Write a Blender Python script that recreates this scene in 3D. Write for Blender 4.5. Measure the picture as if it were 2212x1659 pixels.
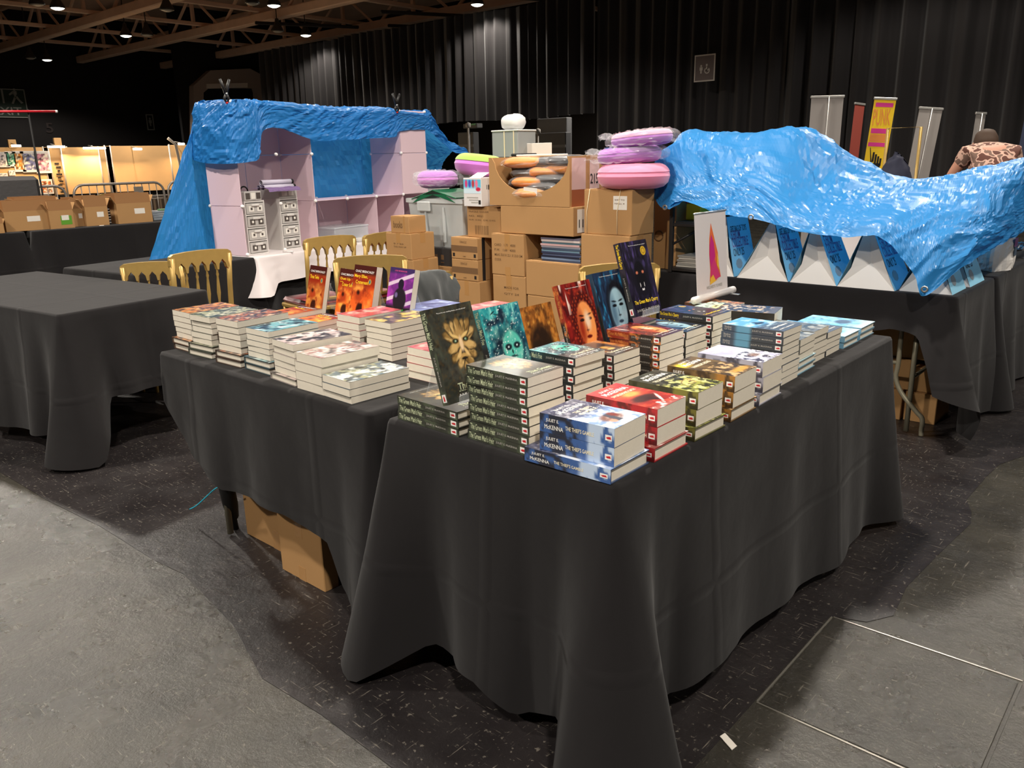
import bpy, bmesh, math, random
import numpy as np
from mathutils import Matrix, Vector

for o in list(bpy.data.objects):
    bpy.data.objects.remove(o)
SC = bpy.context.scene
COL = SC.collection
R = math.radians
rnd = random.Random(7)

# ---------------------------------------------------------------- camera
# world frame: X along the short side of the book table, Y along its long side,
# origin on the floor under its front right corner
YAW = R(41.7); PITCH = R(15.72); ROLL = R(-1.213); FPX = 1740.0
CAM = np.array([0.9030, -1.3397, 1.4325])

def cam_axes():
    f = np.array([0, math.cos(PITCH), -math.sin(PITCH)]); r = np.array([1.0, 0, 0]); u = np.cross(r, f)
    r2 = math.cos(ROLL) * r + math.sin(ROLL) * u; u2 = -math.sin(ROLL) * r + math.cos(ROLL) * u
    c, s = math.cos(YAW), math.sin(YAW)
    tr = lambda v: np.array([c * v[0] - s * v[1], s * v[0] + c * v[1], v[2]])
    return tr(r2), tr(u2), tr(f)
CR, CU, CF = cam_axes()
cam = bpy.data.cameras.new('camera'); cam_ob = bpy.data.objects.new('camera', cam); COL.objects.link(cam_ob)
cam.sensor_fit = 'HORIZONTAL'; cam.sensor_width = 36.0; cam.lens = 36.0 * FPX / 2212.0
cam.clip_start = 0.05; cam.clip_end = 300
M = Matrix.Identity(4)
for i in range(3):
    M[i][0] = CR[i]; M[i][1] = CU[i]; M[i][2] = -CF[i]; M[i][3] = CAM[i]
cam_ob.matrix_world = M
SC.camera = cam_ob

def _ray(x, y):
    return CF + CR * (x - 1106) / FPX - CU * (y - 829.5) / FPX
def at(x, y, z):            # photo measurement -> place on the level z
    d = _ray(x, y); t = (z - CAM[2]) / d[2]; return CAM + t * d
def aty(x, y, Y):           # ... on the upright plane Y
    d = _ray(x, y); return CAM + d * (Y - CAM[1]) / d[1]
def atx(x, y, X):
    d = _ray(x, y); return CAM + d * (X - CAM[0]) / d[0]

# ---------------------------------------------------------------- light
SC.view_settings.view_transform = 'Standard'
SC.view_settings.look = 'None'
SC.view_settings.gamma = 1.0
SC.view_settings.use_curve_mapping = False
SC.view_settings.exposure = 0.0
W = bpy.data.worlds.new('hall_air'); SC.world = W; W.use_nodes = True
W.node_tree.nodes['Background'].inputs[0].default_value = (1.0, 0.93, 0.84, 1)
W.node_tree.nodes['Background'].inputs[1].default_value = 0.11
LAMP_Z = 5.75
# pendant lamps of the hall: staggered rows; (x, y, power W, warm)
LAMPS = [(-1.5, 1.9, 1350), (-10.4, 1.5, 1800), (-1.6, 10.6, 1000), (-6.0, 6.2, 900), (2.6, 6.2, 1000), (2.8, -2.4, 1500), (-5.6, -2.6, 1400), (-1.4, -5.6, 1300), (6.8, 2.0, 520),
         (-25.0, 17.1, 330), (-16.8, 17.35, 330), (-29.0, 12.5, 1700), (-37.6, 13.0, 900), (-20.8, 13.1, 700), (-25.1, 8.85, 700), (-12.4, 12.6, 500), (-4.2, 14.9, 300), (-16.6, 6.3, 700), (-14.6, 22.0, 1100)]  # last one is an added lamp, unseen behind the drape, brightening the gap below
# ---------------------------------------------------------------- helpers
def srgb(r, g, b):
    f = lambda c: (c / 255) / 12.92 if c / 255 <= 0.04045 else ((c / 255 + 0.055) / 1.055) ** 2.4
    return (f(r), f(g), f(b))
MATS = {}
def mat(name, col=None, rough=.6, metal=0, spec=.5, emit=0, alpha=1, trans=0, coat=0, bump=None, var=0, sheen=0, ior=1.45, vscale=8):
    if name in MATS: return MATS[name]
    col = col or (.5, .5, .5)
    m = bpy.data.materials.new(name); m.use_nodes = True; nt = m.node_tree
    b = nt.nodes['Principled BSDF']
    b.inputs['Base Color'].default_value = (*col, 1); b.inputs['Roughness'].default_value = rough
    b.inputs['Metallic'].default_value = metal; b.inputs['Specular IOR Level'].default_value = spec
    b.inputs['Alpha'].default_value = alpha; b.inputs['Transmission Weight'].default_value = trans
    b.inputs['Coat Weight'].default_value = coat; b.inputs['IOR'].default_value = ior
    b.inputs['Coat Roughness'].default_value = .15
    if sheen:
        b.inputs['Sheen Weight'].default_value = sheen; b.inputs['Sheen Roughness'].default_value = .5
    if emit:
        b.inputs['Emission Color'].default_value = (*col, 1); b.inputs['Emission Strength'].default_value = emit
    if var or bump:
        tc = nt.nodes.new('ShaderNodeTexCoord')
    if var:
        n = nt.nodes.new('ShaderNodeTexNoise'); n.inputs['Scale'].default_value = vscale; n.inputs['Detail'].default_value = 5
        nt.links.new(tc.outputs['Object'], n.inputs['Vector'])
        mx = nt.nodes.new('ShaderNodeMix'); mx.data_type = 'RGBA'
        mx.inputs[6].default_value = (*[c * (1 - var) for c in col], 1); mx.inputs[7].default_value = (*[min(1, c * (1 + var)) for c in col], 1)
        nt.links.new(n.outputs['Fac'], mx.inputs[0]); nt.links.new(mx.outputs[2], b.inputs['Base Color'])
    if bump:
        n2 = nt.nodes.new('ShaderNodeTexNoise'); n2.inputs['Scale'].default_value = bump[0]; n2.inputs['Detail'].default_value = 4
        nt.links.new(tc.outputs['Object'], n2.inputs['Vector'])
        bp = nt.nodes.new('ShaderNodeBump'); bp.inputs['Strength'].default_value = bump[1]; bp.inputs['Distance'].default_value = bump[2] if len(bump) > 2 else .002
        nt.links.new(n2.outputs['Fac'], bp.inputs['Height']); nt.links.new(bp.outputs['Normal'], b.inputs['Normal'])
    MATS[name] = m; return m
def vmat(name, rough=.4, coat=0, spec=.5, bump=None, metal=0):       # colours printed on the mesh (colour attribute)
    if name in MATS: return MATS[name]
    m = mat(name, (.5, .5, .5), rough, metal, spec, coat=coat, bump=bump); nt = m.node_tree
    a = nt.nodes.new('ShaderNodeVertexColor'); a.layer_name = 'Col'
    nt.links.new(a.outputs['Color'], nt.nodes['Principled BSDF'].inputs['Base Color'])
    return m

class MB:
    def __init__(s): s.v = []; s.f = []; s.c = []; s.cc = (.5, .5, .5)
    def add(s, vs, fs, col=None):
        n = len(s.v); s.v += [tuple(map(float, p)) for p in vs]; s.f += [tuple(n + i for i in f) for f in fs]
        if col is None: col = s.cc
        if len(col) == 3 and not hasattr(col[0], '__len__'): s.c += [tuple(col)] * len(vs)
        else: s.c += [tuple(c) for c in col]
        return s
    def box(s, x0, x1, y0, y1, z0, z1, col=None, M=None):
        vs = [(x, y, z) for z in (z0, z1) for y in (y0, y1) for x in (x0, x1)]
        if M is not None: vs = [tuple(M @ Vector(p)) for p in vs]
        return s.add(vs, [(0, 2, 3, 1), (4, 5, 7, 6), (0, 1, 5, 4), (2, 6, 7, 3), (0, 4, 6, 2), (1, 3, 7, 5)], col)
    def cbox(s, x0, x1, y0, y1, z0, z1, b=.004, col=None, M=None):      # chamfered box
        b = min(b, (x1 - x0) * .45, (y1 - y0) * .45, (z1 - z0) * .45)
        P = []; ids = {}
        for ix, x in ((0, x0), (1, x1)):
            for iy, y in ((0, y0), (1, y1)):
                for iz, z in ((0, z0), (1, z1)):
                    sx, sy, sz = (1, -1)[ix] * b, (1, -1)[iy] * b, (1, -1)[iz] * b
                    for k, p in enumerate(((x, y + sy, z + sz), (x + sx, y, z + sz), (x + sx, y + sy, z))):
                        ids[ix, iy, iz, k] = len(P); P.append(p)
        F = []
        I = lambda a, b_, c, k: ids[a, b_, c, k]
        F.append([I(0, 0, 0, 0), I(0, 0, 1, 0), I(0, 1, 1, 0), I(0, 1, 0, 0)]); F.append([I(1, 0, 0, 0), I(1, 1, 0, 0), I(1, 1, 1, 0), I(1, 0, 1, 0)])
        F.append([I(0, 0, 0, 1), I(1, 0, 0, 1), I(1, 0, 1, 1), I(0, 0, 1, 1)]); F.append([I(0, 1, 0, 1), I(0, 1, 1, 1), I(1, 1, 1, 1), I(1, 1, 0, 1)])
        F.append([I(0, 0, 0, 2), I(0, 1, 0, 2), I(1, 1, 0, 2), I(1, 0, 0, 2)]); F.append([I(0, 0, 1, 2), I(1, 0, 1, 2), I(1, 1, 1, 2), I(0, 1, 1, 2)])
        for i in (0, 1):
            for j in (0, 1):
                F.append([I(i, j, 0, 0), I(i, j, 0, 1), I(i, j, 1, 1), I(i, j, 1, 0)])
                F.append([I(i, 0, j, 0), I(i, 0, j, 2), I(i, 1, j, 2), I(i, 1, j, 0)])
                F.append([I(0, i, j, 1), I(0, i, j, 2), I(1, i, j, 2), I(1, i, j, 1)])
                for k in (0, 1): F.append([I(i, j, k, 0), I(i, j, k, 1), I(i, j, k, 2)])
        if M is not None: P = [tuple(M @ Vector(p)) for p in P]
        return s.add(P, F, col)
    def tube(s, pts, r, n=8, col=None, cap=True):
        pts = [Vector(p) for p in pts]; rs = r if hasattr(r, '__len__') else [r] * len(pts)
        rings = []; up = None
        for i, p in enumerate(pts):
            t = (pts[min(i + 1, len(pts) - 1)] - pts[max(i - 1, 0)]).normalized()
            if up is None:
                up = Vector((0, 0, 1)) if abs(t.z) < .9 else Vector((1, 0, 0))
            x = t.cross(up)
            if x.length < 1e-4: x = t.cross(Vector((0, 1, 0)))
            x.normalize(); y = x.cross(t).normalized(); up = y
            rings.append([p + rs[i] * (math.cos(a) * x + math.sin(a) * y) for a in [2 * math.pi * k / n for k in range(n)]])
        vs = [q for r_ in rings for q in r_]; fs = []
        for i in range(len(pts) - 1):
            for k in range(n):
                a = i * n + k; b = i * n + (k + 1) % n; fs.append((a, b, b + n, a + n))
        if cap: fs += [tuple(range(n - 1, -1, -1)), tuple((len(pts) - 1) * n + k for k in range(n))]
        return s.add(vs, fs, col)
    def lathe(s, prof, n=16, c=(0, 0, 0), col=None, M=None):            # prof [(r, z)]
        vs = [(c[0] + r * math.cos(2 * math.pi * k / n), c[1] + r * math.sin(2 * math.pi * k / n), c[2] + z) for r, z in prof for k in range(n)]
        if M is not None: vs = [tuple(M @ Vector(p)) for p in vs]
        fs = [(i * n + k, i * n + (k + 1) % n, (i + 1) * n + (k + 1) % n, (i + 1) * n + k) for i in range(len(prof) - 1) for k in range(n)]
        return s.add(vs, fs, col)
    def prism(s, poly, z0, z1, col=None, M=None):                        # poly in xy, ccw
        n = len(poly); vs = [(x, y, z0) for x, y in poly] + [(x, y, z1) for x, y in poly]
        if M is not None: vs = [tuple(M @ Vector(p)) for p in vs]
        fs = [tuple(range(n - 1, -1, -1)), tuple(range(n, 2 * n))] + [(i, (i + 1) % n, n + (i + 1) % n, n + i) for i in range(n)]
        return s.add(vs, fs, col)
    def grid(s, A, cols=None, flip=False, closed=False):                 # A [m][n][3]
        A = np.asarray(A, float); m, n = A.shape[:2]
        fs = []
        for i in range(m - 1):
            for j in range(n - 1 + (1 if closed else 0)):
                q = (i * n + j, i * n + (j + 1) % n, (i + 1) * n + (j + 1) % n, (i + 1) * n + j)
                fs.append(q[::-1] if flip else q)
        c = None if cols is None else np.asarray(cols, float).reshape(-1, 3)
        return s.add(A.reshape(-1, 3), fs, None if c is None else list(map(tuple, c)))
    def mesh(s, name, smooth=False):
        me = bpy.data.meshes.new(name); me.from_pydata(s.v, [], s.f)
        ca = me.color_attributes.new('Col', 'FLOAT_COLOR', 'POINT')
        a = np.ones((len(s.v), 4), np.float32); a[:, :3] = np.array(s.c, np.float32).reshape(-1, 3); ca.data.foreach_set('color', a.ravel())
        if smooth: me.polygons.foreach_set('use_smooth', [True] * len(me.polygons))
        me.update(); return me

def link(name, me, m=None, parent=None, loc=(0, 0, 0), rot=(0, 0, 0), mtx=None):
    if isinstance(me, MB): me = me.mesh(name)
    o = bpy.data.objects.new(name, me); COL.objects.link(o)
    if m is not None and me is not None and len(me.materials) == 0: me.materials.append(m)
    if parent is not None: o.parent = parent
    if mtx is not None: o.matrix_local = mtx
    else: o.location = loc; o.rotation_euler = rot
    return o
def sm(mb, name): return mb.mesh(name, True)
def tag(o, label, cat, group=None):
    o['label'] = label; o['category'] = cat
    if group: o['group'] = group
    return o
def thing(name, label, cat, loc=(0, 0, 0), rotz=0, group=None, mtx=None):
    o = bpy.data.objects.new(name, None); COL.objects.link(o); o.empty_display_size = .05
    if mtx is not None: o.matrix_world = mtx
    else: o.location = loc; o.rotation_euler = (0, 0, rotz)
    return tag(o, label, cat, group)
def struct(name, me, m, parent=None, loc=(0, 0, 0)):
    o = link(name, me, m, parent, loc); o['kind'] = 'structure'; return o
def dup(root, loc=None, rot=None, label=None, group=None, mtx=None):
    def cp(o, par):
        c = o.copy(); COL.objects.link(c); c.parent = par
        for ch in o.children: cp(ch, c)
        return c
    r = cp(root, None)
    if mtx is not None: r.matrix_world = mtx
    if loc is not None: r.location = loc
    if rot is not None: r.rotation_euler = rot if hasattr(rot, '__len__') else (0, 0, rot)
    if label: r['label'] = label
    if group: r['group'] = group
    return r
TXT = {}
def text(body, w=None, h=None, col=None):        # flat lettering, lower left at origin, fitted to w x h
    k = (body, w, h)
    if k in TXT: return TXT[k]
    cu = bpy.data.curves.new('lettering', 'FONT'); cu.body = body; cu.size = 1; cu.resolution_u = 3; cu.align_x = 'LEFT'; cu.offset = .012
    ob = bpy.data.objects.new('lettering', cu); COL.objects.link(ob)
    me = bpy.data.meshes.new_from_object(ob); bpy.data.objects.remove(ob)
    me.name = 'lettering'
    n = len(me.vertices); a = np.zeros(n * 3, np.float32); me.vertices.foreach_get('co', a); a = a.reshape(-1, 3)
    mn, mx = a.min(0), a.max(0); sx = w / (mx[0] - mn[0]) if w else 1; sy = h / (mx[1] - mn[1]) if h else sx
    if not w: sx = sy
    a = (a - mn) * [sx, sy, 1]; me.vertices.foreach_set('co', a.astype(np.float32).ravel()); me.update()
    TXT[k] = me; return me
def write(name, body, m, parent, o, ux, uy, w, h, off=.0006):    # lettering in the plane (ux, uy), from corner o
    me = text(body, w, h)
    if len(me.materials) and me.materials[0] != m: me = me.copy(); me.materials.clear()
    ux = Vector(ux).normalized(); uy = Vector(uy).normalized(); n = ux.cross(uy)
    mt = Matrix.Identity(4)
    for i in range(3): mt[i][0] = ux[i]; mt[i][1] = uy[i]; mt[i][2] = n[i]; mt[i][3] = o[i] + n[i] * off
    return link(name, me, m, parent, mtx=mt)

# value noise on numpy arrays
_rs = np.random.RandomState(3); _T = _rs.rand(256, 256)
def vn(x, y):
    x = np.asarray(x, float); y = np.asarray(y, float); xi = np.floor(x).astype(int); yi = np.floor(y).astype(int); fx = x - xi; fy = y - yi
    fx = fx * fx * (3 - 2 * fx); fy = fy * fy * (3 - 2 * fy)
    g = lambda a, b: _T[a % 256, b % 256]
    return (g(xi, yi) * (1 - fx) + g(xi + 1, yi) * fx) * (1 - fy) + (g(xi, yi + 1) * (1 - fx) + g(xi + 1, yi + 1) * fx) * fy
def fbm(x, y, o=4):
    s = 0; a = .5; t = 0
    for i in range(o): s = s + a * vn(x * 2 ** i + 17.3 * i, y * 2 ** i + 5.1 * i); t += a; a *= .5
    return s / t
ORD = ['topmost', 'second', 'third', 'fourth', 'fifth', 'sixth', 'seventh', 'eighth', 'ninth', 'tenth', 'eleventh', 'twelfth']
# ---------------------------------------------------------------- the hall
def floor_mat(name, c0, c1, r0, r1, scr, spec=.5, bump=.35):
    m = mat(name, c0, r0, spec=spec); nt = m.node_tree; b = nt.nodes['Principled BSDF']; L = nt.links
    tc = nt.nodes.new('ShaderNodeTexCoord')
    def noise(sc, det=6, st=None, rgh=.6):
        n = nt.nodes.new('ShaderNodeTexNoise'); n.inputs['Scale'].default_value = sc; n.inputs['Detail'].default_value = det; n.inputs['Roughness'].default_value = rgh
        if st:
            mp = nt.nodes.new('ShaderNodeMapping'); mp.inputs['Scale'].default_value = st[:3]; mp.inputs['Rotation'].default_value = (0, 0, st[3])
            L.new(tc.outputs['Object'], mp.inputs['Vector']); L.new(mp.outputs['Vector'], n.inputs['Vector'])
        else: L.new(tc.outputs['Object'], n.inputs['Vector'])
        return n
    def ramp(n, stops):
        r = nt.nodes.new('ShaderNodeValToRGB'); e = r.color_ramp.elements
        e[0].position, e[0].color = stops[0][0], (*[stops[0][1]] * 3, 1); e[1].position, e[1].color = stops[-1][0], (*[stops[-1][1]] * 3, 1)
        for p, v in stops[1:-1]: x = e.new(p); x.color = (v, v, v, 1)
        L.new(n.outputs['Fac'], r.inputs[0]); return r
    def mix(f, a, bb, col=True):
        x = nt.nodes.new('ShaderNodeMix'); x.data_type = 'RGBA' if col else 'FLOAT'
        ia, ib, io = (6, 7, 2) if col else (2, 3, 0)
        L.new(f, x.inputs[0])
        for k, v in ((ia, a), (ib, bb)):
            if hasattr(v, 'is_output') or hasattr(v, 'links'): L.new(v, x.inputs[k])
            else: x.inputs[k].default_value = v
        return x.outputs[io]
    big = ramp(noise(2.2, 8), [(.35, 0), (.68, 1)])
    c = mix(big.outputs[0], (*c0, 1), (*c1, 1))
    s1 = ramp(noise(9, 5, (1, 16, 1, .5)), [(.635, 0), (.69, 1)]); s2 = ramp(noise(8, 5, (18, 1, 1, .25)), [(.645, 0), (.7, 1)])
    sp = ramp(noise(60, 5), [(.62, 0), (.68, 1)])
    for s, k in ((s1, scr), (s2, scr), (sp, scr * .8)):
        mu = nt.nodes.new('ShaderNodeMath'); mu.operation = 'MULTIPLY'; L.new(s.outputs[0], mu.inputs[0]); mu.inputs[1].default_value = k
        c = mix(mu.outputs[0], c, (*srgb(150, 142, 130), 1))
    g1 = ramp(noise(6, 4, (1, 7, 1, .9)), [(.64, 0), (.665, 1), (.69, 0)])
    mu = nt.nodes.new('ShaderNodeMath'); mu.operation = 'MULTIPLY'; L.new(g1.outputs[0], mu.inputs[0]); mu.inputs[1].default_value = .75; c = mix(mu.outputs[0], c, (*srgb(20, 18, 17), 1))
    L.new(c, b.inputs['Base Color'])
    rr = ramp(noise(5, 7), [(.3, r0), (.7, r1)]); L.new(rr.outputs[0], b.inputs['Roughness'])
    bp = nt.nodes.new('ShaderNodeBump'); bp.inputs['Strength'].default_value = bump; bp.inputs['Distance'].default_value = .012
    h = noise(11, 8, None, .72); L.new(h.outputs['Fac'], bp.inputs['Height']); L.new(bp.outputs['Normal'], b.inputs['Normal'])
    return m
M_floor = floor_mat('grey_floor_paint', srgb(38, 36, 32), srgb(58, 55, 48), .2, .4, .34, .75, .55)
M_vinyl = floor_mat('black_vinyl', srgb(27, 24, 25), srgb(44, 40, 40), .26, .5, .42, .45)
struct('floor', MB().grid([[(x, y, 0) for x in (-60, -8, 2.5, 20)] for y in (-8, -1, 5, 40)]), M_floor)
# black vinyl sheet laid under the stalls, wavy along the right aisle
edge = [(.13, -.33), (.14, .3), (.14, 1.02), (.24, 1.06), (.292, 1.15), (.27, 1.36), (.29, 1.7), (.315, 2.03), (.29, 2.15), (.245, 2.27), (.25, 2.6), (.262, 2.8), (.33, 3.0), (.37, 3.4), (.36, 5), (.36, 9),
        (-7.5, 9), (-7.5, -.3), (-3.43, -.256), (-2.88, -.239), (-2.387, -.2), (-1.945, -.195), (-1.747, -.175), (-1.311, -.235), (-.984, -.33), (-.723, -.315), (-.434, -.32)]
vs = struct('floor_sheet', MB().prism(edge, .0002, .0016), M_vinyl); vs.name = 'floor_vinyl'
# access hatch and panel joints in the aisle floor
hm = MB(); hm.cbox(0, .51, 0, .535, .0, .0022, .0015)
struct('floor_panel', hm, M_floor, vs.parent, (.152, .482, .0003))
hm = MB(); hm.cbox(0, 1.2, 0, .55, .0, .0018, .0015); struct('floor_panel', hm, M_floor, None, (.672, .46, .0003))
M_joint = mat('bright_joint_metal', srgb(170, 165, 155), .35, .8)
jm = MB()
for a, b in (((.146, .48), (.146, 1.02)), ((.15, 1.022), (.67, 1.03)), ((.146, .476), (.7, .47))):
    d = Vector((b[0] - a[0], b[1] - a[1], 0)); n = Vector((-d.y, d.x, 0)).normalized() * .0025
    p = [Vector((*a, .0024)) + n, Vector((*a, .0024)) - n, Vector((*b, .0024)) - n, Vector((*b, .0024)) + n]
    jm.add([tuple(q) for q in p] + [(q.x, q.y, .0004) for q in p], [(0, 1, 2, 3), (0, 4, 5, 1), (1, 5, 6, 2), (2, 6, 7, 3), (3, 7, 4, 0)])
struct('floor_joint', jm, M_joint)

# walls and ceiling
M_wall = mat('black_wall_paint', srgb(24, 20, 20), .8, var=.25, vscale=.7)
M_ceil = mat('brown_ceiling_deck', srgb(226, 190, 164), .9, var=.25, vscale=.5)
M_beam = mat('brown_steel', srgb(226, 192, 166), .7, var=.2, vscale=2)
struct('wall_left', MB().box(-42.4, -42, -8, 40, 0, 9), M_wall)
struct('wall_back', MB().box(-42, 20, 27, 27.3, 0, 9), M_wall)
struct('ceiling', MB().box(-42, 20, -8, 27, 8.3, 8.5), M_ceil)
struct('wall_right', MB().box(14, 14.3, -8, 27, 0, 9), M_wall)
struct('wall_front', MB().box(-42, 14, -8.3, -8, 0, 9), M_wall)
# roof trusses run along X, purlins along Y
tr_n = 0
for y in (7.9, 12.0, 16.1, 20.2):
    r = bpy.data.objects.new('roof_truss', None); COL.objects.link(r); r['kind'] = 'structure'; r.location = (0, y, 0)
    link('bottom_chord', MB().cbox(-42, -8, -.16, .16, 6.2, 6.5, .03), M_beam, r); link('top_chord', MB().cbox(-42, -8, -.1, .1, 7.7, 7.9, .03), M_beam, r)
    br = MB().tube([(0, 0, 0), (1.9, 0, 1.35)], .06, 6).mesh('brace'); br2 = MB().tube([(1.9, 0, 1.35), (3.8, 0, 0)], .05, 6).mesh('brace')
    post = MB().box(-.07, .07, -.05, .05, 0, 1.3).mesh('post')
    for k in range(8):
        x = -41 + 4.1 * k
        link('brace', br, M_beam, r, (x, 0, 6.4)); link('brace', br2, M_beam, r, (x, 0, 6.4)); link('post', post, M_beam, r, (x + 1.9, 0, 6.4))
pl = MB().cbox(-.06, .06, 0, 22, 0, .14, .02).mesh('roof_purlin')
for k, x in enumerate((-38.3, -34.2, -30.2, -26.1, -22, -17.9, -13.8)):
    o = link('roof_purlin', pl, M_beam, None, (x, 4.5, 6.52)); o['kind'] = 'structure'
for k, (x, y, l) in enumerate(((-21, 17.2, 3.2), (-25.5, 15.4, 3.6), (-17, 17.6, 3.0), (-23, 19.2, 3.4))):
    o = link('ceiling_duct_rail', MB().cbox(0, .12, 0, l, 0, .1, .02), mat('dark_rail', srgb(40, 32, 28), .7), None, (x, y, 6.0), (0, 0, R(-25))); o['kind'] = 'structure'

# pendant lamps
M_house = mat('lamp_housing', srgb(60, 54, 48), .5, .3); M_lens = mat('lamp_lens', (1, .97, .82), .5, emit=9.0); M_lens_off = mat('lamp_lens_unlit', srgb(190, 180, 165), .4)
hous = sm(MB().lathe([(.02, .42), (.06, .4), (.075, .3), (.13, .18), (.19, .07), (.205, .0), (.185, .0), (.1, .16)], 20), 'housing')
lens = sm(MB().lathe([(.001, -.05), (.08, -.042), (.14, -.02), (.183, .01), (.001, .02)], 20), 'lens')
rod = MB().tube([(0, 0, .4), (0, 0, 2.5)], .018, 6).mesh('rod')
inview = {(-25.0, 17.1): 'lit pendant lamp closest to the left scallop of light on the drape', (-16.8, 17.35): 'lit pendant lamp hanging above the right scallop of light on the drape',
          (-29.0, 12.5): 'lit pendant lamp in the dark rafters above the portal', (-37.6, 13.0): 'farthest lit pendant lamp, low over the black left wall',
          (-20.8, 13.1): 'lit pendant lamp at the top edge, right of the truss node', (-25.1, 8.85): 'lit pendant lamp at the top left corner of the rafters'}
def lamp(x, y, p, label, on=True):
    t = thing('pendant_lamp', label, 'lamp', (x, y, LAMP_Z), 0, 'pendant lamps of the hall')
    link('housing', hous, M_house, t); link('rod', rod, M_house, t)
    ln = link('lens', lens if on else lens.copy(), None, t)
    if not on: ln.data.materials.clear()
    if len(ln.data.materials) == 0: ln.data.materials.append(M_lens if on else M_lens_off)
    if on:
        l = bpy.data.lights.new('lamp_light', 'SPOT'); l.energy = p; l.color = (1.0, .925, .82); l.spot_size = R(148); l.spot_blend = .35; l.shadow_soft_size = .16
        lo = bpy.data.objects.new('lamp_light', l); COL.objects.link(lo); lo.parent = t; lo.location = (0, 0, -.09)
for x, y, p in LAMPS:
    lamp(x, y, p, inview.get((x, y), 'lit pendant lamp hanging over the hall out of view'))
for (px, py), lab in (((80, 10), 'unlit pendant lamp beside the lit one at the top left corner'), ((318, 76), 'unlit pendant lamp beside the lit one above the portal'), ((545, 8), 'unlit pendant lamp left of the lit one at the top edge'),
                      ((600, 68), 'unlit pendant lamp near the drape corner, left of a lit lamp'), ((66, 126), 'unlit pendant lamp left of the farthest lit lamp'), ((361, 22), 'unlit pale pendant lamp alone under the middle truss')):
    c = at(px, py, LAMP_Z); lamp(c[0], c[1], 0, lab, False)

# black drapes
M_drape = mat('black_drape_wool', srgb(40, 37, 38), .85, sheen=.2, bump=(60, .3, .004))
def drape(x0, x1, y, z0, z1, seed, amp=.11, step=.045, wl=.42):
    n = int((x1 - x0) / step); x = np.linspace(x0, x1, n); ph = x * 2 * math.pi / wl + 5 * fbm(x * .9, x * 0 + seed, 3)
    a = amp * (.25 + 1.1 * fbm(x * .55 + 9, x * 0 + seed * 2.7, 2)); rows = []
    for z, k in ((z1, .75), (z1 - .4, .9), ((z0 + z1) / 2, 1), (z0, 1.1)):
        yy = y + a * k * (np.sin(ph) + .35 * np.sin(2.3 * ph + 1) + .25 * np.sign(np.sin(ph)) * np.abs(np.sin(ph)) ** .3) + .05 * np.sin(x * .7 + z * .15)
        rows.append(np.stack([x, yy, np.full(n, z) + (.03 * np.sin(x * 1.3) if z in (z0, z1) else 0)], 1))
    return sm(MB().grid(rows), 'black_drape')
tag(link('black_drape', drape(-29.45, -12.95, 18, 2.54, 5.68, 1), M_drape), 'raised black drape lit by two scallops of light at the back', 'curtain')
tag(link('black_drape', drape(-12.95, -7.6, 18.05, 0, 5.72, 2, .07), M_drape), 'flat dark full-length drape behind the toilet sign', 'curtain')
tag(link('black_drape', drape(-7.6, 7, 17.9, 0, 5.75, 3, .14, wl=.5), M_drape), 'deeply folded black drape behind the roll-up banners on the right', 'curtain')
# signs
M_sgrey = mat('sign_grey', srgb(112, 100, 98), .7); M_swhite = mat('sign_white', srgb(205, 198, 190), .7); M_black = mat('matt_black', srgb(16, 15, 15), .7)
def pict_person(mb, x, z, s, n=10):
    mb.add([(x + .13 * s * math.cos(a), 0, z + .87 * s + .13 * s * math.sin(a)) for a in [2 * math.pi * k / n for k in range(n)]], [tuple(range(n))])
    mb.add([(x - .2 * s, 0, z + .72 * s), (x - .2 * s, 0, z + .35 * s), (x - .1 * s, 0, z + .35 * s), (x - .1 * s, 0, z), (x + .1 * s, 0, z), (x + .1 * s, 0, z + .35 * s), (x + .2 * s, 0, z + .35 * s), (x + .2 * s, 0, z + .72 * s)], [(0, 1, 2, 3, 4, 5, 6, 7)])
a = aty(1499, 178, 17.6); b = aty(1546, 117, 17.6); w_, h_ = b[0] - a[0], .62
s = thing('toilet_sign', 'square grey toilet sign with person and wheelchair pictograms on the drape', 'sign', (a[0], 17.6, a[2]))
link('panel', MB().box(0, w_, 0, .02, 0, h_), M_sgrey, s)
fr = MB(); [fr.box(*q) for q in ((0, w_, -.008, .001, 0, .03), (0, w_, -.008, .001, h_ - .03, h_), (0, .03, -.008, .001, .03, h_ - .03), (w_ - .03, w_, -.008, .001, .03, h_ - .03))]
link('border', fr, M_swhite, s)
pm = MB(); pict_person(pm, w_ * .33, .19, .2); link('person_pictogram', pm, M_swhite, s, (0, -.004, 0))
pm = MB(); c0 = (w_ * .62, .25); n = 18
ring = [(c0[0] + r_ * math.cos(t_), 0, c0[1] + r_ * math.sin(t_)) for r_ in (.075, .05) for t_ in [R(130 + 280 * k / n) for k in range(n + 1)]]
pm.add(ring, [(k, k + 1, n + 2 + k, n + 1 + k) for k in range(n)]); pm.box(c0[0] - .03, c0[0], -.001, 0, .25, .34); pm.box(c0[0] - .035, c0[0] + .01, -.001, 0, .35, .4); pm.box(c0[0] - .03, c0[0] + .05, -.001, 0, .25, .275)
link('wheelchair_pictogram', pm, M_swhite, s, (0, -.004, 0))
link('cable', MB().tube([(.01, .01, h_), (.01, .01, 2.1)], .006, 5).tube([(w_ - .01, .01, h_), (w_ - .01, .01, 2.1)], .006, 5), M_black, s)
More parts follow.
